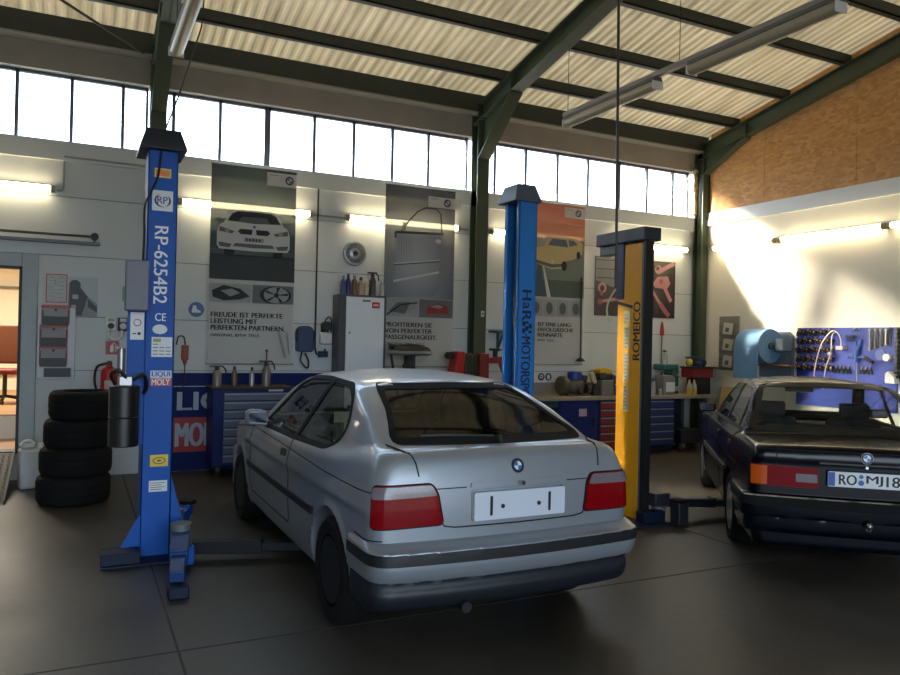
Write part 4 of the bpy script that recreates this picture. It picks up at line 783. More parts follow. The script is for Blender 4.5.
def hanging_lamp(label, x, y0, z, n, L=1.58, gap=.46):
    t = thing('hanging_lamp', label, 'light'); tot = n*L+(n-1)*gap
    b = MB(); b.box((x-.035, y0-tot, z+.10), (x+.035, y0+.04, z+.15)); b.build('rail', GREY, t, bev=.004)
    for k in range(n):
        a = y0-k*(L+gap); b = MB(); b.prism([(-.05, .10), (.05, .10), (.065, .055), (-.065, .055)], 0, L, 0, fr((x, a, z), (1, 0, 0), (0, 0, 1))); o = b.build('fitting', MIDGREY, t, bev=.004)
        b = MB(); Q = fr((x, a, z), (1, 0, 0), (0, 0, 1)); b.prism(rnd([(-.066, .056), (.066, .056), (.062, .0), (.03, -.03), (-.03, -.03), (-.062, .0)], .02), .012, L-.012, 0, Q); b.build('diffuser', TUBEOFF, o)
        b = MB(); b.box((x-.07, a-.012, z-.03), (x+.07, a+.002, z+.06)); b.build('end_cap', WHITE, o, bev=.01); MB().box((x-.07, a-L-.002, z-.03), (x+.07, a-L+.012, z+.06)).build('end_cap', WHITE, o, bev=.01)
    for y in (y0-.02, y0-tot*.52, y0-tot+.1):
        b = MB(); b.cyl((x, y, z+.15), (x, y, ROOF(y)-.39), .004, n=6); b.build('suspension_wire', BLACK, t)
hanging_lamp('unlit twin strip lamp hanging under the roof between blue and yellow lift posts', 5.19, 7.48, 4.27, 2)
hanging_lamp('unlit strip lamp hanging under the roof above the RP lift post', .765, 7.42, 4.27, 2)
b = MB(); b.tube([(.98, 6.9, 5.35), (.93, 7.0, 4.4), (.66, 6.15, 3.5), (.56, 6.12, 3.20)], .006); tag(b.build('supply_cable', BLACK), 'thin black cable running from the roof down to the RP lift post', 'cable')
b = MB(); b.tube([(-.60, 8.75, 5.27), (.62, 9.46, 4.93)], .016); tag(b.build('bracing_rod', P('dark_rod', (70, 68, 60), .5, .4)), 'thin diagonal bracing rod under the roof sheets at top left', 'rod')

# ------------------------------------------------------------------ banners and posters
INK = lambda n, c: P('print_'+n, c, .6, var=.05, trans=.08, thru=.06, see=.12)
def roundel_print(b, x, y, r, d, M, k, wv, bl, ring):
    b.disc(x, y, r, d, ring, M, 24); b.disc(x, y, r*.66, d+.0004, wv, M, 20)
    for q in (0, 2): b.flat([(x, y)]+[(x+r*.6*math.cos(PI/2*(q+1)+a), y+r*.6*math.sin(PI/2*(q+1)+a)) for a in np.linspace(0, PI/2, 6)], d+.0008, bl, M)
def fade(name, c, r0, r1, sc, stops):
    m = INK(name, (80, 90, 100)); n = m.node_tree; tcn = n.nodes.new('ShaderNodeTexCoord'); mp = n.nodes.new('ShaderNodeMapping'); mp.inputs['Location'].default_value = (-c[0]*sc[0], 0, -c[1]*sc[1]); mp.inputs['Scale'].default_value = (sc[0], 0, sc[1])
    ln = n.nodes.new('ShaderNodeVectorMath'); ln.operation = 'LENGTH'; mr = n.nodes.new('ShaderNodeMapRange'); mr.inputs[1].default_value = r0; mr.inputs[2].default_value = r1; rp = n.nodes.new('ShaderNodeValToRGB'); rp.color_ramp.interpolation = 'EASE'
    rp.color_ramp.elements[0].color = lin(stops[0])+(1,); rp.color_ramp.elements[1].color = lin(stops[1])+(1,)
    n.links.new(tcn.outputs['Object'], mp.inputs[0]); n.links.new(mp.outputs[0], ln.inputs[0]); n.links.new(ln.outputs['Value'], mr.inputs[0]); n.links.new(mr.outputs[0], rp.inputs[0]); n.links.new(rp.outputs[0], n.nodes['Principled BSDF'].inputs['Base Color']); return m
def banner(label, x0, x1, z0, z1, y=9.545):
    t = thing('advertising_banner', label, 'banner', group='car parts banners on the back wall'); n, m_ = 10, 14; b = MB(); v = []
    for j in range(m_+1):
        for i in range(n+1): v.append((x0+(x1-x0)*i/n, y, z0+(z1-z0)*j/m_))
    b.add(v, [(j*(n+1)+i, j*(n+1)+i+1, (j+1)*(n+1)+i+1, (j+1)*(n+1)+i) for j in range(m_) for i in range(n)]); b.build('sheet', P('banner_white', (206, 206, 206), .55, var=.03, trans=.12, see=.45), t)
    b = MB(); b.cyl((x0-.015, y+.012, z0), (x1+.015, y+.012, z0), .012, n=10); b.build('bottom_bar', GREY, t); b = MB(); b.cyl((x0-.01, y+.012, z1), (x1+.01, y+.012, z1), .012, n=10); b.cyl((x0+.08, y+.012, z1), (x0+.08, 9.66, z1-.0), .006, n=6); b.cyl((x1-.08, y+.012, z1), (x1-.08, 9.66, z1), .006, n=6); b.build('top_bar', GREY, t)
    return t, fr((0, y-.001, 0), (1, 0, 0), (0, 0, 1))
def vgrad(b, x0, x1, z0, z1, n, M, d=.0): # stacked printed bands (material n-th)
    for k in range(n): b.rect(x0, z0+(z1-z0)*k/n, x1, z0+(z1-z0)*(k+1)/n, d, k, M)
WI, BI, SI = INK('white', (212, 212, 210)), INK('black', (22, 24, 30)), INK('silver', (150, 156, 160)); BLI = INK('roundel_blue', (60, 96, 150)); GI = INK('grey', (96, 102, 108))
def logo_tab(t, x0, x1, z0, z1, rx, M):
    b = MB(); b.rect(x0, z0, x1, z1, .002, 0, M); b.rect((x0+x1)/2-.003, z0+.03, (x0+x1)/2, z1-.03, .0026, 1, M); roundel_print(b, rx, (z0+z1)/2, .055, .0028, M, 0, 0, 2, 3); b.rect(x0+.03, z1-.035, x0+.15, z1-.028, .0026, 1, M); b.build('logo_panel', [WI, GI, BLI, BI], t, smooth=0)
def slogan(t, lines, M, x):
    for s_, z, h, w_ in lines: MB().text(s_, x, z, w_, h, .0022, 0, M, bold=.05 if h > .05 else .02).build('lettering', BI, t, smooth=0)
t, M = banner('tall banner on back wall showing a white car seen from the front on dark teal', 1.425, 2.475, 1.325, 3.77)
b = MB(); vgrad(b, 1.425, 2.475, 2.36, 3.77, 1, M); b.rect(1.425, 2.66, 2.475, 2.74, .0006, 1, M); b.rect(1.425, 2.36, 2.475, 2.67, .0006, 2, M); b.rect(1.425, 2.74, 2.475, 2.95, .0005, 3, M); b.build('picture_ground', [fade('teal_fade', (1.95, 3.0), .1, 1.0, (1, 1), ((28, 92, 98), (4, 42, 50))), INK('road_line', (74, 92, 94)), INK('road', (52, 58, 62)), INK('teal_mid', (46, 78, 82))], t, smooth=0)
b = MB(); cx = 1.955
def sym(pts): return [(cx+x, z) for x, z in pts]+[(cx-x, z) for x, z in pts[::-1]]
b.flat(sym([(0, 3.235), (.22, 3.23), (.30, 3.19), (.36, 3.08), (.42, 3.03), (.45, 2.95), (.45, 2.78), (.42, 2.735), (0, 2.725)]), .001, 0, M); b.flat(sym([(0, 3.215), (.21, 3.21), (.275, 3.175), (.33, 3.085), (0, 3.07)]), .0016, 1, M); b.flat(sym([(0, 3.15), (.15, 3.15), (.2, 3.08), (0, 3.075)]), .002, 4, M)
for s_ in (1, -1):
    b.flat([(cx+s_*.02, 2.995), (cx+s_*.17, 2.995), (cx+s_*.20, 2.965), (cx+s_*.17, 2.93), (cx+s_*.03, 2.93)], .0016, 1, M); b.flat([(cx+s_*.24, 2.96), (cx+s_*.42, 3.01), (cx+s_*.43, 2.95), (cx+s_*.27, 2.93)], .0016, 4, M); b.disc(cx+s_*.33, 2.965, .028, .002, 2, M)
    b.flat([(cx+s_*.27, 2.80), (cx+s_*.43, 2.82), (cx+s_*.42, 2.765), (cx+s_*.30, 2.755)], .0016, 4, M); b.flat([(cx+s_*.35, 3.10), (cx+s_*.47, 3.12), (cx+s_*.47, 3.06), (cx+s_*.38, 3.05)], .0012, 4, M); b.rect(cx+s_*.30-.06, 2.66, cx+s_*.30+.06, 2.74, .0008, 1, M)
b.flat(sym([(0, 2.815), (.23, 2.815), (.26, 2.775), (0, 2.765)]), .0016, 4, M); b.rect(cx-.12, 2.84, cx+.12, 2.89, .0018, 2, M); [b.rect(cx-.1+.04*k, 2.85, cx-.08+.04*k, 2.88, .0022, 1, M) for k in range(5)]; b.disc(cx, 3.03, .018, .0018, 3, M); b.build('printed_car', [WI, BI, SI, BLI, GI], t, smooth=0)
def small_left(b, x0, x1, z0, z1, M): pass
b = MB(); b.rect(1.43, 2.08, 1.93, 2.31, .0012, 0, M); b.rect(1.95, 2.08, 2.465, 2.31, .0012, 1, M); b.flat([(1.46, 2.22), (1.6, 2.29), (1.8, 2.25), (1.92, 2.16), (1.8, 2.12), (1.6, 2.10), (1.47, 2.14)], .0018, 2, M); b.flat([(1.56, 2.22), (1.7, 2.25), (1.8, 2.2), (1.68, 2.15)], .0022, 0, M); b.disc(2.24, 2.19, .20, .0016, 2, M, ry=.112); b.disc(2.25, 2.19, .16, .002, 0, M, ry=.105)
for k in range(5): b.flat([(2.25, 2.19), (2.25+.15*math.cos(k*1.257), 2.19+.10*math.sin(k*1.257)), (2.25+.15*math.cos(k*1.257+.3), 2.19+.10*math.sin(k*1.257+.3))], .0024, 2, M)
b.disc(2.25, 2.19, .03, .0028, 2, M); b.build('printed_parts', [INK('pale_grey', (150, 156, 160)), GI, BI], t, smooth=0)
slogan(t, [('FREUDE IST PERFEKTE', 1.895, .062, .88), ('LEISTUNG MIT', 1.815, .062, .56), ('PERFEKTEN PARTNERN.', 1.735, .062, .91), ('ORIGINAL BMW TEILE.', 1.655, .036, .60)], M, 1.455)
logo_tab(t, 2.10, 2.475, 3.57, 3.74, 2.385, M); b = MB(); b.flat([(2.27, 1.74), (2.30, 1.74), (2.40, 1.40), (2.36, 1.40)], .001, 0, M); b.flat([(2.38, 1.72), (2.41, 1.72), (2.44, 1.45), (2.42, 1.45)], .001, 0, M); b.build('scuff_mark', INK('scuff', (140, 142, 150)), t, smooth=0)
t, M = banner('tall banner on back wall showing a silver car door on dark blue grey', 3.70, 4.755, 1.30, 3.77)
b = MB(); b.rect(3.70, 2.24, 4.755, 3.77, 0, 0, M)
b.build('picture_ground', fade('slate_fade', (4.2, 2.62), .1, .85, (1, .62), ((150, 158, 172), (40, 46, 62))), t, smooth=0)
b = MB(); b.flat([(3.87, 3.12), (4.56, 3.15), (4.60, 2.9), (4.55, 2.4), (4.45, 2.28), (3.95, 2.26), (3.86, 2.5)], .0016, 0, M)
for pl, w_ in (([(3.85, 3.13), (4.58, 3.16)], .035), ([(3.94, 3.15), (4.05, 3.30), (4.18, 3.44), (4.30, 3.50), (4.46, 3.50), (4.53, 3.44), (4.555, 3.16)], .022), ([(3.85, 3.13), (3.86, 3.05)], .03)): b.flat(strip(pl, w_), .0022, 1, M)
b.flat(strip([(3.84, 2.70), (4.54, 2.79)], .012), .0022, 2, M); b.flat(strip([(3.84, 2.68), (4.54, 2.77)], .012), .0023, 1, M); b.flat(strip([(3.84, 2.46), (4.52, 2.62)], .03), .0022, 2, M); b.disc(4.50, 3.05, .045, .0024, 2, M, ry=.03); b.flat([(3.94, 3.16), (4.0, 3.16), (4.01, 3.27), (3.97, 3.28)], .0024, 3, M)
for k in range(6): b.flat(strip([(3.92+.03*k, 3.10), (3.90+.045*k, 2.75)], .004), .002, 3, M)
b.build('printed_door', [fade('door_silver_fade', (4.15, 2.75), .05, .6, (1, .8), ((178, 184, 196), (112, 120, 136))), BI, WI, GI], t, smooth=0)
b = MB(); b.rect(3.705, 1.98, 4.21, 2.23, .0012, 0, M); b.rect(4.23, 1.98, 4.75, 2.23, .0012, 1, M); b.flat([(3.78, 2.05), (3.9, 2.17), (4.1, 2.19), (4.02, 2.02)], .0018, 1, M); b.flat(strip([(3.75, 2.0), (3.95, 2.14), (4.2, 2.18)], .02), .0022, 3, M); b.flat([(4.34, 2.03), (4.36, 2.13), (4.5, 2.19), (4.66, 2.15), (4.68, 2.04)], .0018, 2, M); b.flat([(4.40, 2.13), (4.5, 2.165), (4.6, 2.14), (4.55, 2.11)], .0022, 0, M); b.build('printed_parts', [INK('pale_grey', (150, 156, 160)), GI, INK('lamp_red', (150, 54, 50)), BI], t, smooth=0)
slogan(t, [('PROFITIEREN SIE', 1.84, .062, .70), ('VON PERFEKTER', 1.755, .062, .70), ('PASSGENAUIGKEIT.', 1.67, .062, .78), ('ORIGINAL BMW TEILE.', 1.59, .036, .60)], M, 3.73)
logo_tab(t, 4.335, 4.85, 3.52, 3.67, 4.63, M)
t, M = banner('tall banner on back wall showing an old cream car on orange and green', 5.98, 7.005, 1.345, 3.77)
b = MB(); b.rect(5.98, 2.36, 7.005, 3.77, 0, 0, M); b.rect(5.98, 3.25, 7.005, 3.48, .0005, 1, M); b.rect(5.98, 2.36, 7.005, 3.25, .0005, 2, M); b.rect(5.98, 2.36, 7.005, 2.62, .001, 3, M); b.flat([(6.1, 2.36), (6.3, 2.36), (6.22, 2.85), (6.15, 2.85)], .0014, 4, M); b.flat([(6.33, 2.36), (6.40, 2.36), (6.26, 2.85), (6.24, 2.85)], .0014, 5, M); b.build('picture_ground', [INK('orange', (196, 96, 68)), INK('salmon', (206, 140, 108)), INK('sage', (116, 132, 122)), INK('sage_dark', (86, 100, 96)), INK('road_blue', (70, 96, 110)), WI], t, smooth=0)
b = MB(); b.flat([(6.02, 3.06), (6.26, 3.12), (6.34, 3.27), (6.80, 3.28), (6.97, 3.20), (6.96, 3.04), (6.80, 2.95), (6.62, 2.90), (6.60, 2.80), (6.40, 2.78), (6.03, 2.88)], .0018, 0, M); b.flat([(6.33, 3.14), (6.40, 3.24), (6.66, 3.24), (6.70, 3.13)], .0022, 1, M); b.flat([(6.72, 3.14), (6.70, 3.24), (6.80, 3.24), (6.88, 3.18)], .0022, 1, M); b.flat(strip([(6.04, 2.90), (6.40, 2.83), (6.60, 2.85)], .05), .0022, 2, M); b.disc(6.63, 2.84, .05, .0024, 3, M, ry=.075); b.disc(6.89, 3.02, .035, .0024, 3, M, ry=.06); b.disc(6.42, 2.90, .025, .0026, 4, M); b.disc(6.10, 2.95, .025, .0026, 4, M); b.build('printed_car', [INK('cream_car', (214, 190, 136)), INK('car_glass', (84, 108, 124)), GI, BI, WI], t, smooth=0)
b = MB()
for k in range(4): b.rect(6.03+.24*k, 2.07, 6.25+.24*k, 2.32, .0012, k % 2, M); b.disc(6.14+.24*k, 2.19, .06, .0018, 2, M, ry=.09)
b.build('printed_parts', [INK('pale_blue', (140, 156, 162)), INK('pale_grey', (150, 156, 160)), GI], t, smooth=0)
slogan(t, [('IST EINE LANG-', 1.915, .058, .62), ('ERFOLGREICHE', 1.835, .058, .64), ('RENNARTE.', 1.755, .058, .46), ('BMW TEILE.', 1.685, .036, .30)], M, 6.18); logo_tab(t, 6.62, 7.0, 3.585, 3.74, 6.875, M)
# poster of tools behind the yellow post
t = thing('tool_poster', 'dark poster of pink spanners and drawers on the back wall behind yellow post', 'poster'); M = BW(0, 0, 9.7); b = MB(); b.box((7.33, 2.12, .002), (8.985, 3.06, .012), 0, M); b.build('sheet', P('poster_black', (44, 32, 36), .35), t, smooth=0)
PK, PK2 = P('poster_pink', (186, 128, 134), .4), P('poster_rose', (150, 84, 94), .4); D1, D2 = P('poster_drawer', (112, 114, 120), .4, var=.25, scale=2), P('poster_drawer_line', (40, 42, 48), .4)
b = MB(); b.flat([(7.335, 3.055), (8.20, 3.055), (8.20, 2.42), (7.335, 2.68)], .0126, 0, M)
for k in range(4): b.flat(strip([(7.335, 3.0-.14*k), (8.20, 3.03-.15*k)], .014), .0132, 1, M)
b.build('printed_drawers', [D1, D2], t, smooth=0)
b = MB(); b.flat(strip([(8.66, 2.90), (8.80, 2.97), (8.96, 3.04)], .07), .0128, 0, M); b.disc(8.62, 2.92, .075, .013, 0, M); b.disc(8.60, 2.94, .035, .0136, 2, M); b.flat([(8.50, 2.68), (8.60, 2.80), (8.82, 2.82), (8.88, 2.70), (8.80, 2.60), (8.55, 2.62)], .0128, 0, M); b.disc(8.68, 2.73, .04, .0134, 1, M); b.flat(strip([(8.76, 2.62), (8.90, 2.40)], .07), .013, 0, M)
b.flat(strip([(8.50, 2.56), (8.66, 2.36)], .05), .0128, 0, M); b.flat(strip([(8.66, 2.36), (8.86, 2.15)], .09), .013, 1, M); b.disc(7.47, 2.56, .085, .0136, 0, M); b.disc(7.47, 2.56, .045, .0142, 2, M); b.flat(strip([(7.47, 2.56), (7.45, 2.44)], .05), .0136, 0, M); b.flat(strip([(7.43, 2.34), (7.78, 2.40)], .05), .0136, 0, M); b.disc(7.43, 2.34, .05, .0142, 1, M); b.build('print', [PK, PK2, P('poster_black', (44, 32, 36), .35)], t, smooth=0)

# ------------------------------------------------------------------ left part of the back wall
def tyre(label, x, y, z, r, w_):
    b = MB(); h = w_/2; b.lathe([(r*.60, -h*.86), (r*.64, -h), (r*.88, -h*1.0), (r*.965, -h*.84), (r, -h*.55), (r, -h*.3), (r*.985, -h*.28), (r*.985, -h*.24), (r, -h*.22), (r, h*.22), (r*.985, h*.24), (r*.985, h*.28), (r, h*.3), (r, h*.55), (r*.965, h*.84), (r*.88, h), (r*.64, h), (r*.60, h*.86), (r*.58, 0), (r*.60, -h*.86)], 44); return tag(b.build('tyre', RUBBER, loc=(x, y, z+h), rotz=random.random()), label, 'tyre', 'stack of black tyres by the office door')
for k, (dx, lb) in enumerate(((0, 'black tyre at the bottom of the four-tyre stack by the office door'), (.015, 'black tyre second from the bottom in the tyre stack by the door'), (.04, 'black tyre second from the top in the tyre stack by the door'), (.07, 'black tyre on top of the four-tyre stack by the office door'))): tyre(lb, -.0+dx, 8.32, .272*k, .335-.008*k, .272)
b = MB(); b.tube(curve([(-.16, 8.20, 1.04), (-.22, 8.2, 1.06), (-.28, 8.22, 1.0)]), .008); 
t = thing('plastic_canister', 'white plastic canister on the floor behind the tyre stack', 'canister', (-.40, 9.18, 0), .2); b = MB(); b.box((-.13, -.10, 0), (.13, .10, .42)); b.box((-.11, -.08, .42), (.02, .08, .47)); b.build('body', P('canister_white', (190, 192, 192), .45), t, bev=.03); b = MB(); b.cyl((.07, 0, .42), (.07, 0, .48), .035); b.build('cap', WHITE, t); b = MB(); b.tube(curve([(-.12, 0, .46), (-.08, 0, .50), (-.02, 0, .50), (.02, 0, .46)]), .014); b.build('handle', WHITE, t)
t = thing('access_ramp', 'grey chequer plate ramp leading up to the office door', 'ramp'); b = MB(); M = fr((0, 0, 0), (0, 1, 0), (0, 0, 1)); b.prism([(8.36, .004), (9.66, .315), (9.66, .290), (8.40, .0)], -1.5, -.60, 0, M)
PL = P('chequer_plate', (84, 82, 76), .7, .0); o = b.build('plate', PL, t); b = MB(); b.prism([(8.36, .0), (9.66, .31), (9.66, .345), (8.36, .035)], -.605, -.59, 0, M); b.build('edge_rail', PL, t); b = MB(); b.prism([(8.36, .0), (9.66, .31), (9.66, .345), (8.36, .035)], -1.51, -1.495, 0, M); b.build('edge_rail', PL, t)
b = MB(); a_ = math.atan2(.311, 1.30)
for i in range(22):
    for j_ in range(14):
        y = 8.45+i*.055; x = -1.44+j_*.062; z = .008+(y-8.36)*.239; Q = Matrix.Translation((x, y, z)) @ Matrix.Rotation(a_, 4, 'X') @ Matrix.Rotation(.8 if (i+j_) % 2 else -.8, 4, 'Z'); b.cb((0, 0, .002), (.034, .008, .004), 0, Q)
b.build('chequer_pattern', PL, o, smooth=0); b = MB(); b.box((-1.45, 9.3, 0), (-1.40, 9.35, .20)); b.box((-.70, 9.3, 0), (-.65, 9.35, .20)); b.build('support', PL, t)
t = thing('document_rack', 'grey wall rack with four red edged document pockets beside the office door', 'rack'); M = BW(); b = MB(); b.box((-.405, 1.13, 0), (-.02, 1.95, .02), 0, M); b.build('back_panel', GREY, t, bev=.004)
for k, (z0, z1, x0) in enumerate(((1.74, 1.965, -.36), (1.50, 1.745, -.375), (1.27, 1.505, -.375), (1.155, 1.275, -.33))):
    b = MB(); M2 = fr((x0, 9.68, z0), (1, 0, 0), (0, 0, 1)); b.box((0, 0, 0), (.27, z1-z0-.05, .012), 0, M2); b.box((0, 0, .012), (.012, z1-z0-.09, .05), 0, M2); b.box((.258, 0, .012), (.27, z1-z0-.09, .05), 0, M2); b.box((0, 0, .012), (.27, .010, .05), 0, M2); b.box((0, 0, .05), (.27, .10, .055), 0, M2); o = b.build('pocket', P('pocket_charcoal', (62, 62, 66), .5), t)
    b = MB(); b.box((.012, .05, .018), (.258, z1-z0-.02, .024), 0, M2); b.build('form_sheet', P('form_grey', (164, 164, 170), .7), o)
    if k < 3: b = MB(); b.box((-.004, z1-z0-.03, .012), (.274, z1-z0+.005, .03), 0, M2); b.box((-.008, .02, .012), (-.0, z1-z0, .03), 0, M2); b.box((.27, .02, .012), (.278, z1-z0, .03), 0, M2); b.build('red_edge', RED, o)
    b = MB(); b.cyl(M2 @ Vector((.135, z1-z0-.05, .024)), M2 @ Vector((.135, z1-z0-.05, .034)), .014, n=12); b.build('clip', BLACK, o)
t = thing('framed_notice', 'white notice in a thin red frame on the wall above the document rack', 'notice'); M = BW(); b = MB(); b.box((-.33, 2.0, 0), (-.115, 2.325, .012), 0, M); b.build('frame', RED, t); b = MB(); b.rect(-.32, 2.01, -.125, 2.315, .0126, 0, M); o = b.build('sheet', P('notice_paper', (196, 200, 202), .7), t, smooth=0); b = MB(); [b.rect(-.30, 2.28-.035*k, -.24+.02*(k % 3), 2.284-.035*k, .0132, 0, M) for k in range(8)]; [b.rect(-.21, 2.28-.045*k, -.15, 2.285-.045*k, .0132, 0, M) for k in range(6)]; b.rect(-.235, 2.19, -.229, 2.27, .0132, 0, M); b.build('print', MIDGREY, o, smooth=0)
t = thing('wall_photo', 'grey photo poster on the wall between document rack and electrical sockets', 'poster'); b = MB(); b.box((-.105, 1.85, 0), (.205, 2.305, .006), 0, M); b.build('sheet', P('photo_sky_grey', (186, 194, 200), .5), t); b = MB(); b.flat([(-.10, 2.10), (-.02, 2.16), (.06, 2.12), (.20, 2.0), (.20, 1.855), (-.10, 1.855)], .0066, 0, M); b.disc(-.035, 2.21, .06, .0068, 1, M); b.flat([(-.095, 2.18), (-.02, 2.24), (.10, 2.08), (.04, 1.86), (-.095, 1.86)], .0072, 1, M); b.rect(-.06, 2.05, 0, 2.10, .0078, 2, M); b.rect(-.07, 1.90, -.02, 1.98, .0078, 2, M); b.flat([(.10, 2.06), (.20, 1.96), (.20, 1.90), (.10, 1.96)], .0078, 1, M); b.build('print', [P('photo_mid', (140, 146, 152), .5), P('photo_dark', (70, 74, 80), .5), P('photo_pale', (170, 174, 178), .5)], t, smooth=0)
for x0, m1, lb in ((.295, WHITE, 'white electrical socket on the wall above the red fire sign'), (.425, DARK, 'dark electrical socket on the wall beside the white socket')):
    t = thing('wall_socket', lb, 'socket'); b = MB(); b.box((x0, 1.69, 0), (x0+.11, 1.85, .05), 0, M); b.build('housing', m1, t, bev=.012); b = MB(); b.cyl(M @ Vector((x0+.055, 1.75, .05)), M @ Vector((x0+.055, 1.75, .062)), .036, n=18); b.build('outlet', GREY if m1 is DARK else BLACK, t); b = MB(); b.box((x0+.02, 1.80, .05), (x0+.09, 1.84, .056), 0, M); b.build('cover_flap', GREY if m1 is DARK else P('flap_green_grey', (150, 160, 140), .5), t)
b = MB(); b.tube(curve([(.33, 9.64, 1.70), (.33, 9.61, 1.62), (.40, 9.60, 1.585), (.46, 9.61, 1.62), (.47, 9.64, 1.70)]), .011); tag(b.build('socket_cable', WHITE), 'pale looped cable hanging between the white and dark sockets', 'cable')
t = thing('fire_sign', 'square red fire extinguisher sign on the wall under the sockets', 'sign'); b = MB(); b.box((.30, 1.415, 0), (.445, 1.57, .008), 0, M); b.build('board', P('fire_sign_red', (168, 44, 36), .4), t); b = MB(); b.flat([(.345, 1.45), (.365, 1.44), (.385, 1.46), (.385, 1.52), (.37, 1.535), (.352, 1.52)], .0086, 0, M); b.flat(strip([(.37, 1.535), (.395, 1.55), (.41, 1.53), (.41, 1.47), (.40, 1.445)], .01), .0086, 0, M); b.flat([(.425, 1.46), (.435, 1.50), (.43, 1.53), (.42, 1.50)], .0086, 0, M); b.build('symbol', STICK, t, smooth=0)
t = thing('fire_extinguisher', 'red fire extinguisher with black hose hung on the wall behind the lift pump', 'fire extinguisher', (.34, 9.58, .80)); b = MB(); b.lathe([(0, 0), (.08, 0), (.09, .02), (.09, .40), (.075, .45), (.035, .475), (.03, .50), (0, .50)], 24); b.build('cylinder', RED, t); b = MB(); b.box((-.03, -.02, .50), (.03, .02, .53)); b.box((-.02, -.10, .53), (.02, .02, .545)); b.build('valve', BLACK, t); b = MB(); b.tube(curve([(-.03, 0, .515), (-.13, -.02, .47), (-.15, -.02, .30), (-.10, -.05, .12)]), .014); b.build('hose', BLACK, t); b = MB(); b.box((-.05, -.093, .15), (.05, -.088, .32)); b.build('label', P('ext_label', (190, 170, 160), .5), t); b = MB(); b.box((-.04, .09, .30), (.04, .12, .44)); b.build('wall_bracket', BLACK, t)
t = thing('wall_rail', 'long grey wall rail with cords and black end knob above the office door', 'rail'); b = MB(); b.box((-2.0, 2.675, .0), (.215, 2.715, .05), 0, M); b.build('bar', MIDGREY, t, bev=.005); b = MB(); b.cyl(M @ Vector((.155, 2.775, .02)), M @ Vector((.155, 2.775, .09)), .042, n=20); b.box((.145, 2.715, .02), (.165, 2.75, .05), 0, M); b.build('knob', BLACK, t)
for k, (za, zb) in enumerate(((2.80, 2.782), (2.785, 2.768))): b = MB(); b.tube(bow((-2.0, 9.64, za), (.155, 9.64, zb), .01), .007, 6); b.build('cord', P('cord_brown', (92, 84, 76), .7), t)
t = thing('office_chair', 'brown backed office chair seen through the office doorway', 'chair', (-.93, 12.7, .62), -.35)
b = MB(); b.box((-.24, -.24, .42), (.24, .24, .50)); b.build('seat', P('chair_red', (120, 34, 30), .6), t, bev=.03); b = MB(); b.box((-.23, .20, .56), (.23, .27, 1.15)); b.build('backrest', P('chair_brown', (120, 70, 44), .6), t, bev=.04)
for s_ in (1, -1): b = MB(); b.box((s_*.28-.03, -.18, .66), (s_*.28+.03, .16, .70)); b.box((s_*.28-.015, -.02, .44), (s_*.28+.015, .04, .66)); b.build('armrest', BLACK, t, bev=.01)
b = MB(); b.cyl((0, 0, .08), (0, 0, .42), .03)
for k in range(5): b.cyl((0, 0, .10), (.30*math.cos(k*1.2566), .30*math.sin(k*1.2566), .06), .022); b.sphere((.30*math.cos(k*1.2566), .30*math.sin(k*1.2566), .03), .03, n=10)
b.build('star_base', BLACK, t)
# ------------------------------------------------------------------ centre of the back wall
t = thing('shoe_sign', 'round blue safety shoe sign on the back wall left of the white car banner', 'sign'); b = MB(); b.cyl(M @ Vector((1.305, 1.98, 0)), M @ Vector((1.305, 1.98, .008)), .092, n=32); b.build('disc', P('sign_blue', (36, 72, 140), .4), t); b = MB(); b.flat([(1.265, 2.03), (1.30, 2.03), (1.31, 1.985), (1.355, 1.965), (1.36, 1.94), (1.255, 1.94), (1.25, 1.96)], .0086, 0, M); b.build('symbol', STICK, t, smooth=0)
t = thing('air_gun', 'orange red air gun hanging on a hook right of the RP lift post', 'tool'); b = MB(); b.box((1.14, 1.36, .02), (1.22, 1.54, .06), 0, M); b.prism([(1.15, 1.36), (1.21, 1.36), (1.19, 1.30), (1.17, 1.30)], .025, .055, 0, M); b.build('body', P('orange_red', (150, 60, 40), .5), t, bev=.008); b = MB(); b.tube(curve([(1.08, 9.66, 1.55), (1.10, 9.64, 1.64), (1.16, 9.64, 1.64), (1.18, 9.655, 1.54)]), .008); b.tube(curve([(1.18, 9.655, 1.30), (1.18, 9.66, 1.15), (1.16, 9.66, 1.0)]), .005); b.cyl((1.08, 9.70, 1.55), (1.08, 9.64, 1.55), .008, n=8); b.build('hose', P('hose_dark_red', (90, 40, 34), .6), t)
t = thing('wall_banner', 'blue LIQUI MOLY banner along the lower back wall behind tool cabinet', 'banner'); BB = P('banner_blue', (8, 30, 96), .55, spec=.2); b = MB(); b.box((1.0, .004, .002), (3.30, 1.20, .012), 0, M); b.build('sheet', BB, t, smooth=0)
b = MB(); b.rect(1.07, .235, 1.68, .655, .0126, 0, M); b.build('red_field', P('banner_red', (168, 44, 40), .5), t, smooth=0); b = MB(); BL = P('banner_lettering', (170, 178, 196), .5); b.text('LIQUI', 1.115, .70, .92, .27, .0126, 0, M, bold=.04); b.build('lettering', BL, t, smooth=0); MB().text('MOLY', 1.10, .30, .56, .29, .0132, 0, M, bold=.04).build('lettering', BL, t, smooth=0); MB().rect(1.06, 1.03, 2.2, 1.04, .0126, 0, M).build('stripe', BL, t, smooth=0)
t = thing('tool_cabinet', 'blue tool cabinet with grey drawers behind the front of the silver hatchback', 'cabinet'); b = MB(); b.box((1.45, 9.20, .12), (2.40, 9.66, 1.03)); b.box((1.43, 9.17, 1.03), (2.42, 9.67, 1.055), 1); b.build('body', [CABBLUE, P('brown_mat', (70, 60, 50), .8)], t, bev=.006)
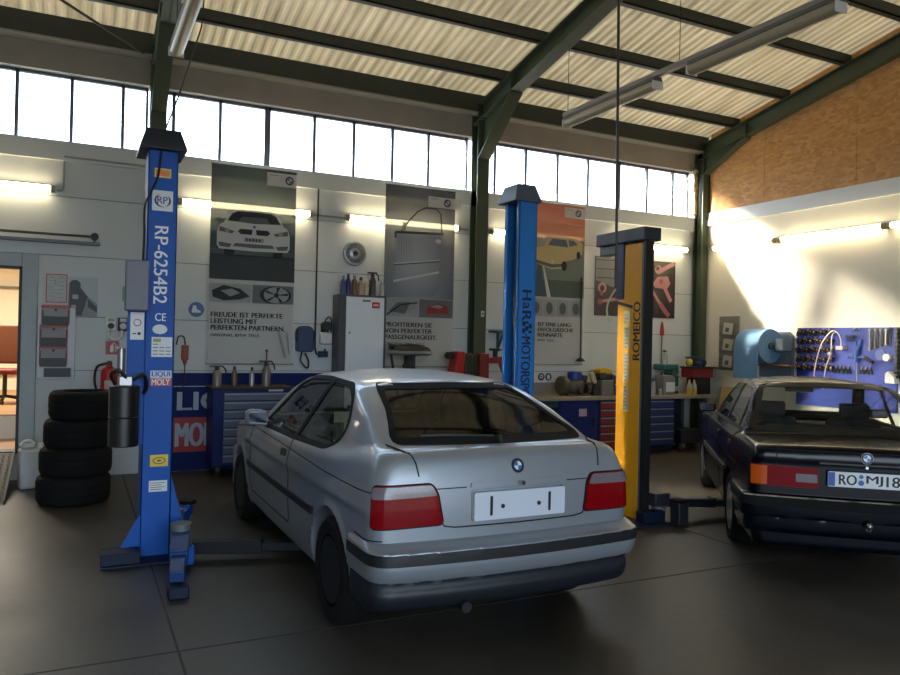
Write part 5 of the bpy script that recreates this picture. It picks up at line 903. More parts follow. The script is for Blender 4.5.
for k in range(8):
    z1 = .985-.105*k; b = MB(); b.box((1.575, 9.182, z1-.092), (2.34, 9.20, z1)); o = b.build('drawer', P('drawer_blue_grey', (92, 102, 126), .45), t, bev=.003); b = MB(); b.box((1.58, 9.172, z1-.022), (2.335, 9.184, z1-.008)); b.build('handle', P('drawer_grip', (150, 158, 170), .35, .5), o)
b = MB(); b.box((2.10, 9.193, 1.0), (2.28, 9.199, 1.022)); b.build('badge', STICK, t); 
for x, y in ((1.52, 9.25), (1.52, 9.6), (2.33, 9.25), (2.33, 9.6)): b = MB(); b.cyl((x-.02, y, .06), (x+.02, y, .06), .06, n=18); b.box((x-.03, y-.02, .06), (x+.03, y+.02, .12)); b.build('castor', DARK, t)
def sprayer(label, x, y, z, h, r, bodym, topm, lance, kind):
    t = thing('spray_gun' if kind else 'spray_can', label, 'spray bottle', (x, y, z)); b = MB(); b.lathe([(0, 0), (r, 0), (r, h*.55), (r*.7, h*.66), (r*.4, h*.72), (0, h*.72)], 18); b.build('bottle', bodym, t); b = MB()
    b.cyl((0, 0, h*.70), (0, 0, h*.86), r*.5)
    if kind: b.box((-r*1.6, -.015, h*.84), (r*1.2, .015, h*.90)); b.tube([(r*1.1, 0, h*.87), (r*1.7, 0, h*.75), (r*1.9, 0, h*.58)], .010)
    if lance: b.cyl((0, 0, h*.9), (0, 0, h*1.25), .008, n=8); b.cyl((0, 0, h*1.22), (0, 0, h*1.28), .018, n=10)
    b.build('spray_head', topm, t)
ALU = P('dull_aluminium', (128, 124, 118), .4, .6); BRASS = P('aged_brass', (110, 98, 74), .45, .5)
sprayer('dull metal spray gun at the left end of the blue tool cabinet', 1.51, 9.32, 1.055, .28, .055, ALU, DARK, False, 1); sprayer('slim brown spray can on the blue tool cabinet', 1.72, 9.36, 1.055, .28, .035, BRASS, DARK, False, 0); sprayer('slim silver spray can with dark nozzle on the blue tool cabinet', 1.93, 9.36, 1.055, .27, .032, P('pale_can', (150, 156, 160), .3, .6), DARK, False, 0); sprayer('pump sprayer with upright plunger on the blue tool cabinet', 2.10, 9.34, 1.055, .35, .055, ALU, P('brown_plastic', (66, 52, 44), .6), True, 1)
t = thing('hose_reel', 'small dark blue hose box on the wall right of the white car banner', 'reel'); b = MB(); b.prism(rnd([(2.545, 1.48), (2.76, 1.48), (2.76, 1.74), (2.72, 1.80), (2.58, 1.80), (2.545, 1.74)], .04), 0, .13, 0, M); b.build('casing', P('reel_blue', (36, 56, 100), .4), t, bev=.012); b = MB(); b.prism(rnd([(2.535, 1.60), (2.77, 1.60), (2.77, 1.76), (2.72, 1.815), (2.58, 1.815), (2.535, 1.76)], .04), .02, .11, 0, M); b.build('cover', BLACK, t, bev=.01); b = MB(); b.tube(curve([(2.62, 9.63, 1.48), (2.60, 9.60, 1.36), (2.68, 9.58, 1.27), (2.70, 9.60, 1.36), (2.66, 9.63, 1.46)]), .011); b.build('hose', BLACK, t)
b = MB(); b.tube([(2.80, 9.66, 3.62), (2.80, 9.66, 2.4), (2.80, 9.66, 1.55)], .011); b.tube(curve([(2.80, 9.66, 1.55), (2.82, 9.63, 1.45), (2.90, 9.62, 1.45), (2.93, 9.63, 1.52)]), .011); b.box((2.84, 9.60, 1.41), (2.96, 9.66, 1.49)); tag(b.build('power_lead', BLACK), 'black power lead running down the wall to a plug by the hose box', 'cable')
t = thing('paper_dispenser', 'black and white dispenser with a cable on the wall left of white cabinet', 'dispenser'); b = MB(); b.box((2.86, 1.58, 0), (3.02, 1.74, .10), 0, M); b.build('tray', WHITE, t, bev=.02); b = MB(); b.cyl(M @ Vector((2.93, 1.82, .05)), M @ Vector((2.93, 1.82, .15)), .065, n=20); b.box((2.88, 1.74, 0), (2.98, 1.86, .06), 0, M); b.build('head', BLACK, t, bev=.006); b = MB(); b.tube(curve([(2.90, 9.60, 1.86), (2.95, 9.60, 1.94), (3.0, 9.62, 1.90), (3.005, 9.64, 1.72)]), .008); b.build('cable', BLACK, t)
t = thing('wall_clock', 'round chrome hubcap style clock on the wall above the white cabinet', 'clock'); b = MB(); Q = fr((3.325, 9.70, 2.81), (1, 0, 0), (0, 0, 1)); b.lathe([(0, .0), (.15, .0), (.165, .02), (.155, .04), (.13, .042), (.12, .030), (.08, .032), (.075, .045), (.05, .05), (0, .052)], 36, 0, Q); b.build('rim', P('brushed_hubcap', (176, 178, 180), .35, .8), t); b = MB(); b.lathe([(.125, .04), (.125, .046), (.085, .050), (.085, .044)], 36, 0, Q); b.build('dial_ring', P('dial_grey', (120, 122, 126), .4), t)
b = MB()
for k in range(12): MB().box((-.004, .095, .049), (.004, .118, .053), 0, Q @ Matrix.Rotation(k*PI/6, 4, 'Z')).build('hour_mark', BLACK, t)
b = MB(); b.lathe([(0, .060), (.035, .060), (.03, .07), (0, .072)], 20, 0, Q); b.build('hub', DARK, t)
t = thing('wall_cabinet', 'tall charcoal cabinet with a white door on the back wall', 'cabinet'); b = MB(); b.box((3.03, 9.38, 0), (3.68, 9.66, 2.24)); b.build('body', P('cabinet_charcoal', (66, 72, 80), .5), t, bev=.004); b = MB(); b.box((3.12, 9.362, .10), (3.645, 9.38, 2.21)); o = b.build('door', P('door_white_blue', (226, 232, 240), .4, var=.03), t, bev=.004); b = MB(); b.cyl((3.165, 9.362, 1.74), (3.165, 9.34, 1.74), .014, n=12); b.build('lock', STEEL, o); b = MB(); M3 = fr((0, 9.3615, 0), (1, 0, 0), (0, 0, 1)); b.rect(3.47, 2.07, 3.58, 2.15, .0006, 0, M3); b.rect(3.34, 2.15, 3.45, 2.175, .0006, 1, M3); b.rect(3.49, 2.10, 3.56, 2.12, .0012, 2, M3); b.build('sticker', [P('sticker_red', (190, 44, 52), .4), MIDGREY, STICK], o, smooth=0)
for i, (x, h, r, c, hd, lb) in enumerate(((3.10, .24, .038, (70, 84, 130), 0, 'blue spray can at left on top of the white-doored cabinet'), (3.17, .26, .036, (46, 56, 110), 0, 'dark blue spray can second from left on the white-doored cabinet'), (3.255, .25, .04, (110, 84, 70), 0, 'brown spray can third from left on the white-doored cabinet'), (3.345, .23, .04, (180, 150, 140), 0, 'pinkish spray can in the middle on the white-doored cabinet'), (3.42, .22, .034, (196, 186, 160), 0, 'cream spray can right of the pinkish one on the white-doored cabinet'), (3.51, .29, .045, (70, 66, 66), 1, 'dark trigger sprayer on top of the white-doored cabinet'), (3.642, .22, .032, (176, 178, 176), 0, 'white can at the right end on the white-doored cabinet'))):
    sprayer(lb, x, 9.46, 2.24, h*1.2, r, P('can_%d' % i, c, .35, .2), DARK if i % 2 else P('can_cap_%d' % i, tuple(min(255, v+30) for v in c), .4), False, hd)
# bench behind the hatchback with machines
t = thing('workbench', 'low workbench against the back wall hidden behind the silver hatchback', 'bench'); b = MB(); b.box((3.72, 8.95, .84), (4.90, 9.50, .90)); b.build('worktop', WOODTOP, t, bev=.004)
for x, y in ((3.80, 9.0), (4.82, 9.0), (3.80, 9.44), (4.82, 9.44)): b = MB(); b.box((x-.03, y-.03, 0), (x+.03, y+.03, .84)); b.build('leg', MIDGREY, t)
t = thing('bench_machine', 'grey machine with a black domed top in front of the car door banner', 'machine', (3.95, 9.18, .901)); b = MB(); b.lathe([(0, .56), (.26, .56), (.30, .585), (.29, .62), (0, .62)], 32); b.build('bowl', P('pale_grey_bowl', (120, 128, 128), .4), t); b = MB(); b.lathe([(0, .62), (.285, .62), (.25, .665), (.14, .70), (0, .71)], 32); b.cyl((-.30, -.02, .68), (-.16, 0, .66), .03); b.build('dome', BLACK, t); b = MB(); b.box((-.06, -.06, 0), (.06, .06, .56)); b.cyl((.05, -.1, .30), (.05, .02, .30), .06); b.cyl((-.10, -.10, .42), (-.02, -.02, .42), .05); b.build('stand', DARK, t, bev=.008); b = MB(); b.tube([(-.27, 0, .60), (-.22, 0, .30), (-.16, 0, .02)], .018); b.build('arm', BLACK, t)
t = thing('jump_starter', 'red and black machine on the bench left of the green column', 'machine', (4.70, 9.25, .90)); b = MB(); b.prism([(-.16, 0), (.02, 0), (.06, .62), (-.06, .62)], -.12, .12, 0, fr((0, 0, 0), (1, 0, 0), (0, 0, 1))); b.build('body', P('machine_red', (176, 30, 26), .4), t, bev=.02); b = MB(); b.box((.04, -.11, 0), (.20, .11, .60)); b.build('side_casing', BLACK, t, bev=.04); b = MB(); b.cyl((-.13, -.06, .56), (-.13, .06, .56), .05); b.build('handle', BLACK, t)
t = thing('support_stand', 'dark red stand with hooked arm in front of the green column', 'machine', (5.30, 9.20, 0)); DR = P('stand_red', (122, 30, 34), .5); b = MB(); b.box((-.30, -.05, .9), (-.16, .05, 1.50)); b.build('upright', DR, t, bev=.01); b = MB(); b.prism([(-.30, 1.42), (.06, 1.46), (.10, 1.40), (.18, 1.16), (.12, 1.14), (.02, 1.36), (-.16, 1.36)], -.03, .03, 0, fr((0, 0, 0), (1, 0, 0), (0, 0, 1))); b.build('hooked_arm', DR, t, bev=.008); b = MB(); b.cyl((-.04, 0, 1.45), (-.04, 0, 1.54), .035); b.cyl((-.04, 0, 1.54), (-.04, 0, 1.57), .09); b.cyl((.14, 0, 1.15), (.19, 0, 1.20), .05); b.build('clamp', BLACK, t); b = MB(); b.box((-.33, -.22, 0), (.30, .22, .06)); b.box((-.26, -.04, .06), (-.20, .04, .9)); b.build('base', DARK, t, bev=.01); b = MB(); b.tube([(.15, 0, 1.14), (.22, 0, 1.0), (.24, 0, .5), (.2, 0, .06)], .012); b.build('cable', BLACK, t)
t = thing('shelf_bracket', 'teal green shelf bracket on the wall right of the green column', 'bracket'); TE = P('teal_green', (40, 84, 84), .5); b = MB(); b.box((5.42, 1.80, 0), (5.76, 1.83, .22), 0, M); b.build('top_plate', TE, t); b = MB(); b.box((5.56, 1.52, 0), (5.60, 1.80, .02), 0, M); b.prism([(1.55, .02), (1.60, .02), (1.80, .20), (1.80, .16)], 5.57, 5.59, 0, Matrix(((0, 0, 1, 0), (0, -1, 0, 9.7), (1, 0, 0, 0), (0, 0, 0, 1)))); b.build('strut', TE, t)
b = MB(); b.box((5.165, 9.462, 2.02), (5.215, 9.469, 2.10)); b.box((5.172, 9.4610, 2.045), (5.208, 9.4625, 2.075), 1); tag(b.build('column_tag', [STICK, RED]), 'small white and red tag on the green middle column', 'tag')
t = thing('ground_stick', 'thin black rod with a foot standing against the orange banner edge', 'rod'); b = MB(); b.cyl((6.955, 9.52, 1.44), (6.945, 9.52, 2.68), .012, n=8); b.build('rod', BLACK, t); b = MB(); b.lathe([(0, 0), (.075, 0), (.06, .03), (.02, .06), (0, .06)], 16, 0, Matrix.Translation((6.955, 9.52, 1.39))); b.box((6.94, 9.53, 1.40), (6.97, 9.70, 1.415)); b.build('foot', BLACK, t)
for x, lb in ((6.36, 'round blue safety sign left of its twin under the orange banner'), (6.49, 'round blue safety sign right of its twin under the orange banner')):
    t = thing('safety_sign', lb, 'sign'); b = MB(); b.cyl(M @ Vector((x, 1.145, 0)), M @ Vector((x, 1.145, .006)), .058, n=24); b.build('disc', P('sign_navy', (46, 62, 96), .4), t); b = MB(); b.disc(x, 1.15, .03, .0066, 0, M); (b.disc(x, 1.15, .016, .0072, 1, M) if x < 6.4 else b.flat([(x-.03, 1.11), (x+.03, 1.11), (x+.012, 1.14), (x-.012, 1.14)], .0068, 0, M)); b.build('symbol', [STICK, P('sign_navy', (46, 62, 96), .4)], t, smooth=0)
# ------------------------------------------------------------------ long bench on the right
tag(MB().box((5.86, 9.0, .835), (9.25, 9.68, .885)).build('worktop', WOODTOP, bev=.005), 'long grey brown worktop running along the back wall behind yellow post', 'worktop')
tag(MB().box((5.90, 9.66, .885), (8.3, 9.69, 1.06)).build('splash_board', P('splash_grey', (132, 128, 124), .6)), 'low grey backing board along the wall behind the long worktop', 'board')
def bench_cabinet(label, x0, x1, drawers, dm, door=False, sticker=False):
    t = thing('bench_cabinet', label, 'cabinet', group='blue cabinets under the long worktop'); b = MB(); b.box((x0, 9.06, .10), (x1, 9.62, .833)); b.build('body', CABBLUE, t, bev=.004)
    b = MB(); b.box((x0+.03, 9.12, 0), (x1-.03, 9.60, .10)); b.build('plinth', BLACK, t)
    if door:
        b = MB(); b.box((x0+.02, 9.042, .12), (x1-.02, 9.06, .815)); o = b.build('door', CABBLUE, t, bev=.003); b = MB(); b.box((x1-.10, 9.02, .45), (x1-.07, 9.042, .58)); b.build('handle', BLACK, o)
        if sticker: b = MB(); M4 = fr((0, 9.0415, 0), (1, 0, 0), (0, 0, 1)); b.rect(6.60, .60, 6.74, .71, .0006, 0, M4); b.rect(6.61, .66, 6.73, .70, .0012, 1, M4); b.build('sticker', [P('sticker_pink', (200, 160, 176), .5), P('sticker_lilac', (176, 176, 206), .5)], o, smooth=0)
    n = drawers; H = .70/max(n, 1)
    for k in range(n):
        z0 = .12+H*k; b = MB(); b.box((x0+.02, 9.045, z0), (x1-.02, 9.06, z0+H-.012)); o = b.build('drawer', dm, t, bev=.003); b = MB(); b.box((x0+.03, 9.036, z0+H-.035), (x1-.03, 9.047, z0+H-.020)); b.build('handle', GREY, o)
bench_cabinet('blue bench cabinet with a pink sticker on its door, left of the yellow post', 6.25, 6.96, 0, None, True, True); bench_cabinet('bench drawer unit with dark red drawers immediately left of the yellow post', 6.97, 7.36, 6, DARKRED); bench_cabinet('blue bench cabinet with door hidden behind the yellow post', 7.37, 7.85, 0, None, True); bench_cabinet('blue bench drawer unit right of the yellow post', 7.86, 8.44, 6, P('drawer_dark_blue', (30, 52, 116), .4))
t = thing('trestle_frame', 'dark green leg frame carrying the left end of the long worktop', 'leg frame'); TG = P('dark_teal_frame', (28, 60, 62), .5); b = MB(); b.box((5.92, 9.04, 0), (5.98, 9.10, .834)); b.box((5.92, 9.58, 0), (5.98, 9.64, .834)); b.box((5.93, 9.1, .1), (5.97, 9.58, .15)); b.box((5.98, 9.05, .74), (6.24, 9.09, .83)); b.build('frame', TG, t)
t = thing('trestle_frame', 'grey leg frame carrying the right end of the long worktop', 'leg frame'); b = MB(); b.box((9.08, 9.04, 0), (9.14, 9.10, .834)); b.box((9.08, 9.58, 0), (9.14, 9.64, .834)); b.box((9.09, 9.1, .1), (9.13, 9.58, .15)); b.build('frame', MIDGREY, t); MB().box((8.48, 9.60, .05), (9.08, 9.62, .82)).build('back_panel', P('panel_slate', (44, 50, 62), .6), t)
Z0 = .885
t = thing('air_pump', 'old grey pump with a blue round lid on the long worktop', 'pump', (6.71, 9.32, Z0)); AG = P('cast_grey_oily', (96, 92, 82), .5, .4, var=.35, scale=20); b = MB(); b.sphere((0, 0, .15), .15, n=20, sc=(1.1, .8, .95)); b.box((-.18, -.10, 0), (.18, .10, .03)); b.build('housing', AG, t); b = MB(); b.cyl((0, 0, .24), (0, 0, .345), .115, n=26); b.cyl((0, 0, .345), (0, 0, .36), .10, n=26); b.build('lid', P('lid_blue', (36, 64, 140), .4), t, bev=.006)
b = MB(); b.cyl((-.27, 0, .148), (-.17, 0, .148), .145, n=26); b.build('flywheel', P('flywheel_olive', (74, 74, 56), .5), t, bev=.02); b = MB(); b.cyl((.16, -.05, .10), (.23, -.05, .10), .085, n=22); b.cyl((.16, 0, .20), (.18, 0, .30), .05); b.cyl((.02, -.16, .06), (.02, -.10, .06), .04); b.build('end_flange', P('flange_dark', (54, 48, 44), .5), t, bev=.01)
t = thing('polisher', 'small cream and brown hand polisher leaning on the blue-lidded pump', 'tool', (6.985, 9.24, Z0)); b = MB(); b.prism(rnd([(-.06, .34), (.01, .35), (.06, .20), (.02, .17), (-.03, .22)], .02), -.03, .03, 0, fr((0, 0, 0), (1, 0, 0), (0, 0, 1))); b.build('body', P('cream_tool', (186, 176, 150), .5), t, bev=.008); b = MB(); b.cyl((.03, 0, .19), (.05, 0, .13), .03); b.box((-.01, -.04, 0), (.09, .04, .14)); b.build('base', P('tool_dark', (40, 38, 36), .5), t)
tag(MB().box((7.11, 9.18, Z0), (7.34, 9.46, Z0+.235)).build('tool_case', P('case_grey', (122, 116, 108), .6), bev=.012), 'plain grey tool case under the yellow and black charger', 'case')
t = thing('battery_charger', 'yellow and black battery charger lying on the grey tool case', 'charger', (7.215, 9.30, Z0+.235)); b = MB(); b.box((-.14, -.10, 0), (.13, .10, .10)); b.build('base', BLACK, t, bev=.02); b = MB(); b.prism(rnd([(-.12, .10), (.125, .10), (.11, .16), (-.02, .19), (-.12, .16)], .02), -.09, .09, 0, fr((0, 0, 0), (1, 0, 0), (0, 0, 1))); b.build('cover', P('charger_yellow', (214, 176, 40), .4), t, bev=.012); b = MB(); b.box((-.13, -.105, .03), (-.02, -.098, .11)); b.build('panel', DARK, t)
t = thing('bench_vice', 'blue bench vice beside the yellow lift post', 'vice', (7.425, 9.34, Z0)); VB = P('vice_blue', (30, 56, 118), .4); b = MB(); b.box((-.07, -.09, 0), (.07, .09, .06)); b.box((-.05, -.06, .06), (.05, .08, .24)); b.box((-.07, .0, .24), (.07, .05, .31)); b.build('body', VB, t, bev=.01); b = MB(); b.box((-.05, -.20, .10), (.05, -.12, .30)); b.box((-.03, -.14, .14), (.03, .0, .22)); b.build('jaw', VB, t, bev=.01); b = MB(); b.cyl((0, -.24, .17), (0, -.18, .17), .02); b.cyl((-.12, -.23, .17), (.12, -.23, .17), .009); b.build('spindle', STEEL, t)
for x, y, h, r, c, lb in ((8.09, 9.30, .26, .034, (60, 44, 40), 'dark brown bottle immediately right of the yellow post'), (8.16, 9.24, .24, .036, (170, 168, 160), 'pale bottle next to the dark brown one on the worktop'), (8.225, 9.32, .25, .034, (140, 40, 36), 'red topped bottle beside the grey canister on the worktop'), (8.25, 9.18, .12, .03, (150, 150, 150), 'short silver tin in front of the red topped bottle')):
    t = thing('bottle', lb, 'bottle', (x, y, Z0)); b = MB(); b.lathe([(0, 0), (r, 0), (r, h*.65), (r*.5, h*.82), (r*.4, h*.9), (0, h*.9)], 18); b.build('body', P('bottle_%d' % (x*100), c, .35), t); b = MB(); b.cyl((0, 0, h*.88), (0, 0, h), r*.5, n=14); b.build('cap', DARK, t)
t = thing('jerry_can', 'grey jerry can with a white label on the worktop', 'canister', (8.44, 9.26, Z0)); b = MB(); b.prism(rnd([(-.13, 0), (.12, 0), (.12, .26), (.06, .31), (-.13, .31)], .03), -.09, .09, 0, fr((0, 0, 0), (1, 0, 0), (0, 0, 1))); b.build('body', P('can_grey', (118, 120, 122), .45), t, bev=.015); b = MB(); b.box((-.08, -.095, .05), (.10, -.0905, .20)); b.build('label', STICK, t); b = MB(); b.cyl((.08, 0, .27), (.10, 0, .34), .03); b.build('cap', BLACK, t); b = MB(); b.tube(curve([(-.11, 0, .30), (-.08, 0, .355), (-.01, 0, .355), (.03, 0, .30)]), .014); b.build('handle', DARK, t)
t = thing('bench_drill', 'teal green bench drill press on the worktop behind the jerry can', 'drill press', (8.78, 9.50, Z0)); TL = P('drill_teal', (34, 92, 86), .45); b = MB(); b.box((-.12, -.12, 0), (.04, .12, .04)); b.cyl((-.02, .05, .04), (-.02, .05, .36), .045); b.build('base', DARK, t, bev=.006); b = MB(); b.box((-.09, -.11, .12), (.05, .10, .42)); b.build('column_housing', TL, t, bev=.015); b = MB(); b.box((-.30, -.12, .375), (.04, .12, .475)); b.build('head', TL, t, bev=.02); b = MB(); b.cyl((-.0, -.12, .30), (.0, -.05, .30), .02); b.tube([(0, -.14, .30), (.05, -.17, .24)], .008); b.build('lever', STEEL, t)
t = thing('glass_bottle', 'clear glass bottle with dark cap on top of the green drill press', 'bottle', (8.62, 9.50, Z0+.476)); b = MB(); b.lathe([(0, 0), (.05, 0), (.05, .13), (.03, .18), (.02, .20), (0, .20)], 20); b.build('body', glass('bottle_glass', (.86, .90, .88), .08), t); b = MB(); b.cyl((0, 0, .20), (0, 0, .225), .03); b.build('cap', BLACK, t)
t = thing('long_screwdriver', 'long screwdriver with red handle standing upright behind the green drill', 'screwdriver', (8.72, 9.685, 1.28)); b = MB(); b.cyl((0, 0, -.395), (0, 0, .60), .010, n=8); b.build('shaft', STEEL, t); b = MB(); b.lathe([(0, .55), (.03, .55), (.035, .60), (.025, .70), (.008, .78), (0, .78)], 16); b.build('handle', RED, t)
tag(MB().box((9.0, 9.16, Z0), (9.30, 9.40, Z0+.27)).build('storage_bin', P('bin_black', (26, 27, 32), .5), bev=.01), 'black storage bin at the right end of the long worktop', 'bin')
t = thing('crate', 'red tool crate with grey end standing on the black storage bin', 'crate', (9.14, 9.27, Z0+.27)); b = MB(); b.box((-.26, -.12, 0), (.20, .12, .15)); b.build('body', P('crate_red', (128, 32, 40), .5), t, bev=.006); b = MB(); b.box((.20, -.12, 0), (.26, .12, .14)); b.build('end', P('crate_grey', (128, 136, 140), .5), t); b = MB(); b.box((-.28, -.14, .15), (.30, .14, .175)); b.build('lid', BLACK, t, bev=.004)
for x, s, c, lb in ((8.93, (.11, .12, .13), (190, 176, 70), 'yellow rag bundle on the red crate lid'), (9.12, (.13, .14, .09), (40, 56, 110), 'blue glove bundle on the red crate lid'), (9.235, (.09, .12, .13), (44, 50, 64), 'dark cloth lump at right on the red crate lid')):
    b = MB(); b.sphere((0, 0, s[2]/2), .5, n=14, sc=s); o = b.build('cloth_bundle', P('cloth_%d' % (x*100), c, .85, bump=.5, scale=14), loc=(x, 9.27, Z0+.27+.175)); tag(o, lb, 'cloth')
b = MB(); b.box((-.17, -.03, 0), (.17, .03, .03)); tag(b.build('flat_file', P('file_blue', (36, 56, 96), .5), loc=(9.06, 9.27, Z0+.27+.175+.132), rotz=-.2, bev=.006), 'dark blue flat handle resting across the cloth bundles', 'tool')
for x, lb in ((8.80, 'left one of two spray bottles with yellow liquid before the black bin'), (8.90, 'right one of two spray bottles with yellow liquid before the black bin')):
    t = thing('liquid_bottle', lb, 'bottle', (x, 9.12, Z0)); b = MB(); b.lathe([(0, 0), (.045, 0), (.043, .10), (0, .10)], 18); b.build('liquid', P('yellow_liquid', (196, 160, 50), .3), t); b = MB(); b.lathe([(.043, .10), (.038, .15), (.02, .20), (.014, .24), (0, .245)], 18); b.build('neck', P('bottle_cloudy', (176, 172, 150), .4), t)
b = MB(); M5 = Matrix.Translation((9.30, 8.86, .62)) @ Matrix.Rotation(.30, 4, 'Y'); b.box((-.012, -.16, -.60), (.012, .16, .42), 0, M5); tag(b.build('wooden_board', P('raw_wood', (170, 142, 98), .7, var=.2)), 'bare wooden board leaning at the right end of the worktop', 'board')
tag(MB().box((0, 0, 0), (.02, .36, .9), 0, Matrix.Translation((9.12, 8.3, .02)) @ Matrix.Rotation(.25, 4, 'Y')).build('grey_panel', GREY), 'grey metal panel leaning on the right wall beside the wooden board', 'panel')
t = thing('rolling_cart', 'dark wheeled cart on the floor under the right end of the worktop', 'cart', (8.78, 9.25, 0)); b = MB(); b.box((-.20, -.2, .12), (.20, .2, .34)); b.build('tray', P('cart_dark', (36, 42, 54), .5), t, bev=.02)
for x, y in ((-.15, -.17), (.15, -.17), (-.15, .17), (.15, .17)): b = MB(); b.cyl((x-.02, y, .06), (x+.02, y, .06), .06, n=16); b.box((x-.015, y-.015, .06), (x+.015, y+.015, .13)); b.build('castor', P('castor_grey', (90, 92, 96), .4), t)
# ------------------------------------------------------------------ right wall
M = RW()
t = thing('leaflet_rack', 'grey leaflet rack with three pockets on the right wall near the corner', 'rack'); b = MB(); b.box((-9.155, 1.29, 0), (-8.76, 2.16, .03), 0, M); b.build('back_panel', P('rack_grey', (128, 126, 120), .5), t, bev=.004)
for z in (1.84, 1.58, 1.31):
    b = MB(); b.box((-9.13, z, .03), (-8.79, z+.19, .06), 0, M); o = b.build('pocket', P('rack_dark', (112, 110, 104), .5), t, bev=.004); b = MB(); b.prism([(-9.05, z+.04), (-8.86, z+.02), (-8.83, z+.20), (-9.02, z+.22)], .061, .066, 0, M); b.prism([(-9.0, z+.07), (-8.92, z+.06), (-8.91, z+.13), (-8.98, z+.14)], .066, .068, 1, M); b.build('leaflet', [P('leaflet_grey', (196, 194, 188), .5), P('leaflet_dark', (96, 94, 90), .5)], o)
t = thing('roll_dispenser', 'big blue paper towel roll on a grey wall holder with wooden shelf', 'dispenser'); b = MB(); Q = Matrix.Translation((0, 0, 0)); PB = P('towel_blue', (112, 152, 190), .8); b.cyl((9.22, 8.37, 1.69), (9.22, 7.92, 1.69), .255, n=40); b.build('roll', PB, t, bev=.006); b = MB(); b.box((8.957, 7.92, 1.20), (8.966, 8.37, 1.70)); b.build('hanging_sheet', PB, t); b = MB(); b.cyl((9.22, 7.922, 1.69), (9.22, 7.905, 1.69), .05, n=20); b.cyl((9.22, 8.43, 1.69), (9.22, 7.87, 1.69), .02); b.build('core', P('core_dark', (60, 76, 92), .6), t)
b = MB(); b.prism(rnd([(-8.30, 1.22), (-7.72, 1.22), (-7.72, 1.84), (-7.80, 1.91), (-8.30, 1.91)], .03), 0, .06, 0, M); b.build('back_plate', P('holder_blue_grey', (110, 124, 138), .45), t); b = MB(); b.box((9.18, 7.875, 1.66), (9.43, 7.90, 1.74)); b.box((9.18, 8.39, 1.66), (9.488, 8.415, 1.74)); b.build('arm', STEEL, t); b = MB(); b.box((9.24, 7.72, 1.62), (9.43, 7.86, 1.80)); b.build('cutter_box', P('cutter_grey', (136, 150, 166), .4, .3), t, bev=.01); b = MB(); b.box((9.18, 7.70, 1.395), (9.488, 8.14, 1.42)); b.box((9.18, 7.56, 1.395), (9.40, 7.70, 1.42)); b.build('shelf', P('shelf_wood', (130, 92, 60), .6), t)
t = thing('tool_board', 'blue perforated tool board on the right wall above the dark saloon', 'tool board'); b = MB(); b.box((-7.66, .85, .002), (-6.14, 1.965, .025), 0, M); b.build('panel', P('board_blue', (44, 66, 160), .45), t, bev=.004); b = MB()
for i in range(60):
    for k in range(42): b.rect(-7.64+.0252*i, .88+.0255*k, -7.632+.0252*i, .888+.0255*k, .0256, 0, M)
b.build('perforation', P('board_hole', (18, 26, 66), .7), t, smooth=0)
def hang(name, label, y, z, build, mats, grp):
    b = MB(); build(b, fr((9.465, y, z), (0, -1, 0), (0, 0, 1))); b.cyl((9.465, y, z+.005), (9.43, y, z+.005), .004, n=6, m=len(mats)-1); return tag(b.build(name, mats, smooth=30), label, 'tool', grp)
BK, GD = P('tool_black', (24, 24, 27), .4), P('tool_brass', (150, 120, 66), .35, .6)
def socketw(b, Q): b.cyl(Q @ Vector((0, -.0, .012)), Q @ Vector((0, 0, .05)), .026, n=12); b.cyl(Q @ Vector((0, 0, .05)), Q @ Vector((0, 0, .056)), .012, n=10, m=1); b.box((-.012, -.055, .015), (.012, -.01, .04), 0, Q)
def plier(b, Q):
    for s in (1, -1): b.prism(strip([(s*.004, .0), (s*.018, -.03), (s*.026, -.075)], .015), .012, .026, 0, Q); b.prism(strip([(s*-.003, 0), (s*-.006, .035)], .010), .012, .024, 1, Q)
    b.cyl(Q @ Vector((0, 0, .01)), Q @ Vector((0, 0, .03)), .012, n=10, m=1)
rows = [(1.925, 11, 'top'), (1.80, 11, 'second'), (1.675, 11, 'third'), (1.545, 11, 'fourth'), (1.425, 11, 'fifth')]
for r, (z, n, nm) in enumerate(rows):
    for k in range(n):
        y = 7.625-.056*k; hang('socket_wrench' if (k+r) % 3 else 'pliers', ('black socket tool with brass centre in the %s row of the tool board' if (k+r) % 3 else 'short black pliers in the %s row of the tool board') % nm, y, z-.01*((k*7+r) % 3), socketw if (k+r) % 3 else plier, [BK, GD, STEEL], 'black tools in the %s row of the board' % nm)
for k in (0, 1, 2, 3, 6, 7, 8): hang('pliers', 'black handled pliers in the lower middle row of the tool board', 6.995-.062*k, 1.41, plier, [BK, STEEL, STEEL], 'pliers in the lower middle row')
def spanner(L):
    def f(b, Q): b.box((-.009, -L, .012), (.009, 0, .02), 0, Q); b.cyl(Q @ Vector((0, 0, .012)), Q @ Vector((0, 0, .022)), .018, n=12); b.cyl(Q @ Vector((0, -L, .012)), Q @ Vector((0, -L, .022)), .016, n=12)
    return f
for k in range(8): hang('spanner', ['steel spanner hanging in the upright row on the right of the tool board', 'dark spanner hanging in the upright row on the right of the tool board'][k % 2], 6.52-.037*k, 1.93, spanner(.26-.012*k), [STEEL if k % 2 == 0 else BK, STEEL], 'upright spanners on the tool board')
for k, (y, z) in enumerate(((6.82, 1.84), (6.755, 1.84), (6.70, 1.84), (6.80, 1.79), (6.74, 1.79), (6.67, 1.93), (6.74, 1.94))): hang('socket', 'bright steel socket in the cluster at the middle of the tool board', y, z, lambda b, Q: b.cyl(Q @ Vector((0, 0, .004)), Q @ Vector((0, 0, .05)), .019, n=14), [CHROME, STEEL], 'bright sockets on the tool board')
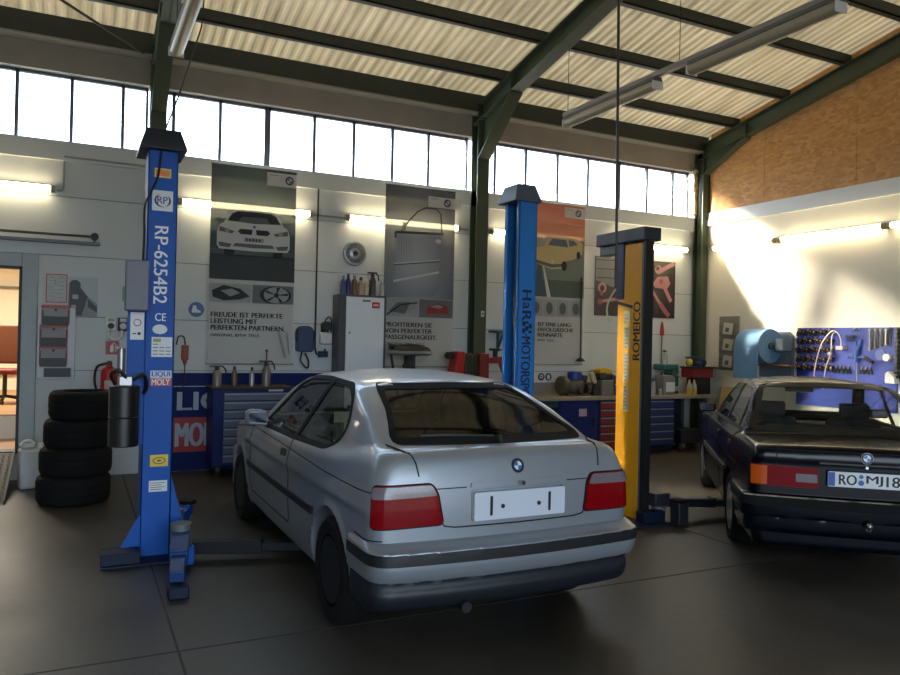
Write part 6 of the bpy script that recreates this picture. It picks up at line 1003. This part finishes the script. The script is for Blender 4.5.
b = MB(); b.tube(curve([(9.385, 7.305, 1.10), (9.385, 7.29, 1.40), (9.385, 7.20, 1.72), (9.385, 7.06, 1.90), (9.385, 6.96, 1.90), (9.385, 6.90, 1.80), (9.385, 6.89, 1.70)]), .008); b.box((9.37, 6.85, 1.66), (9.463, 6.96, 1.71)); tag(b.build('test_lead', P('lead_white', (200, 196, 184), .5)), 'pale cable loop hung over the middle of the tool board', 'cable')
b = MB(); b.tube(curve([(9.385, 7.16, 1.10), (9.385, 7.12, 1.40), (9.385, 7.05, 1.60), (9.385, 7.03, 1.85), (9.46, 7.03, 1.90)]), .007); b.sphere((9.37, 7.05, 1.60), .03); tag(b.build('test_lead', P('lead_white', (200, 196, 184), .5)), 'short pale cable with round plug hanging on the tool board', 'cable')
t = thing('torque_wrench', 'blue pipe tool lying across hooks on the tool board', 'tool'); b = MB(); b.cyl((9.42, 6.80, 1.57), (9.42, 6.55, 1.56), .022); b.cyl((9.42, 6.68, 1.66), (9.42, 6.68, 1.50), .03); b.prism(strip([(-6.68, 1.66), (-6.71, 1.78)], .02), .05, .07, 0, M); b.prism(strip([(-6.68, 1.66), (-6.62, 1.80)], .02), .05, .07, 0, M); b.cyl((9.42, 6.68, 1.57), (9.464, 6.68, 1.57), .008, n=6); b.build('body', P('tool_blue', (30, 80, 150), .4), t); b = MB(); b.cyl((9.42, 6.68, 1.50), (9.42, 6.68, 1.10), .012); b.build('shaft', CHROME, t); b = MB(); b.cyl((9.40, 6.55, 1.56), (9.38, 6.42, 1.50), .024); b.build('grip', BLACK, t)
def slab(b, Q): b.cyl(Q @ Vector((0, 0, .005)), Q @ Vector((0, 0, .06)), .05, n=18)
hang('lamp_bulb', 'round white knob on the right part of the tool board', 6.26, 1.57, slab, [WHITE, STEEL], 'white knobs on the board'); hang('disc_knob', 'round blue disc on the right part of the tool board', 6.36, 1.60, lambda b, Q: b.cyl(Q @ Vector((0, 0, .005)), Q @ Vector((0, 0, .03)), .075, n=22), [P('disc_blue', (84, 104, 176), .4), STEEL], 'blue discs on the board')
t = thing('socket_rail', 'upright black rail packed with sockets at the right end of tool board', 'rail'); b = MB(); b.box((-6.165, 1.25, .025), (-6.075, 1.96, .04), 0, M); b.build('rail', DARK, t)
for k in range(12): b = MB(); b.cyl((9.45, 6.12, 1.93-.055*k), (9.39, 6.12, 1.93-.055*k), .022, n=12); b.build('socket', BK, t)
t = thing('wall_roll', 'white tape dispenser at the right edge of the tool board', 'dispenser'); b = MB(); b.prism(rnd([(-6.24, 1.24), (-6.10, 1.24), (-6.12, 1.34), (-6.20, 1.40), (-6.24, 1.36)], .02), .03, .14, 0, M); b.build('body', WHITE, t, bev=.01)
hang('chrome_bar', 'bright chrome bar at the right end of the tool board', 6.235, 1.95, spanner(.22), [CHROME, STEEL], 'bars on the board')
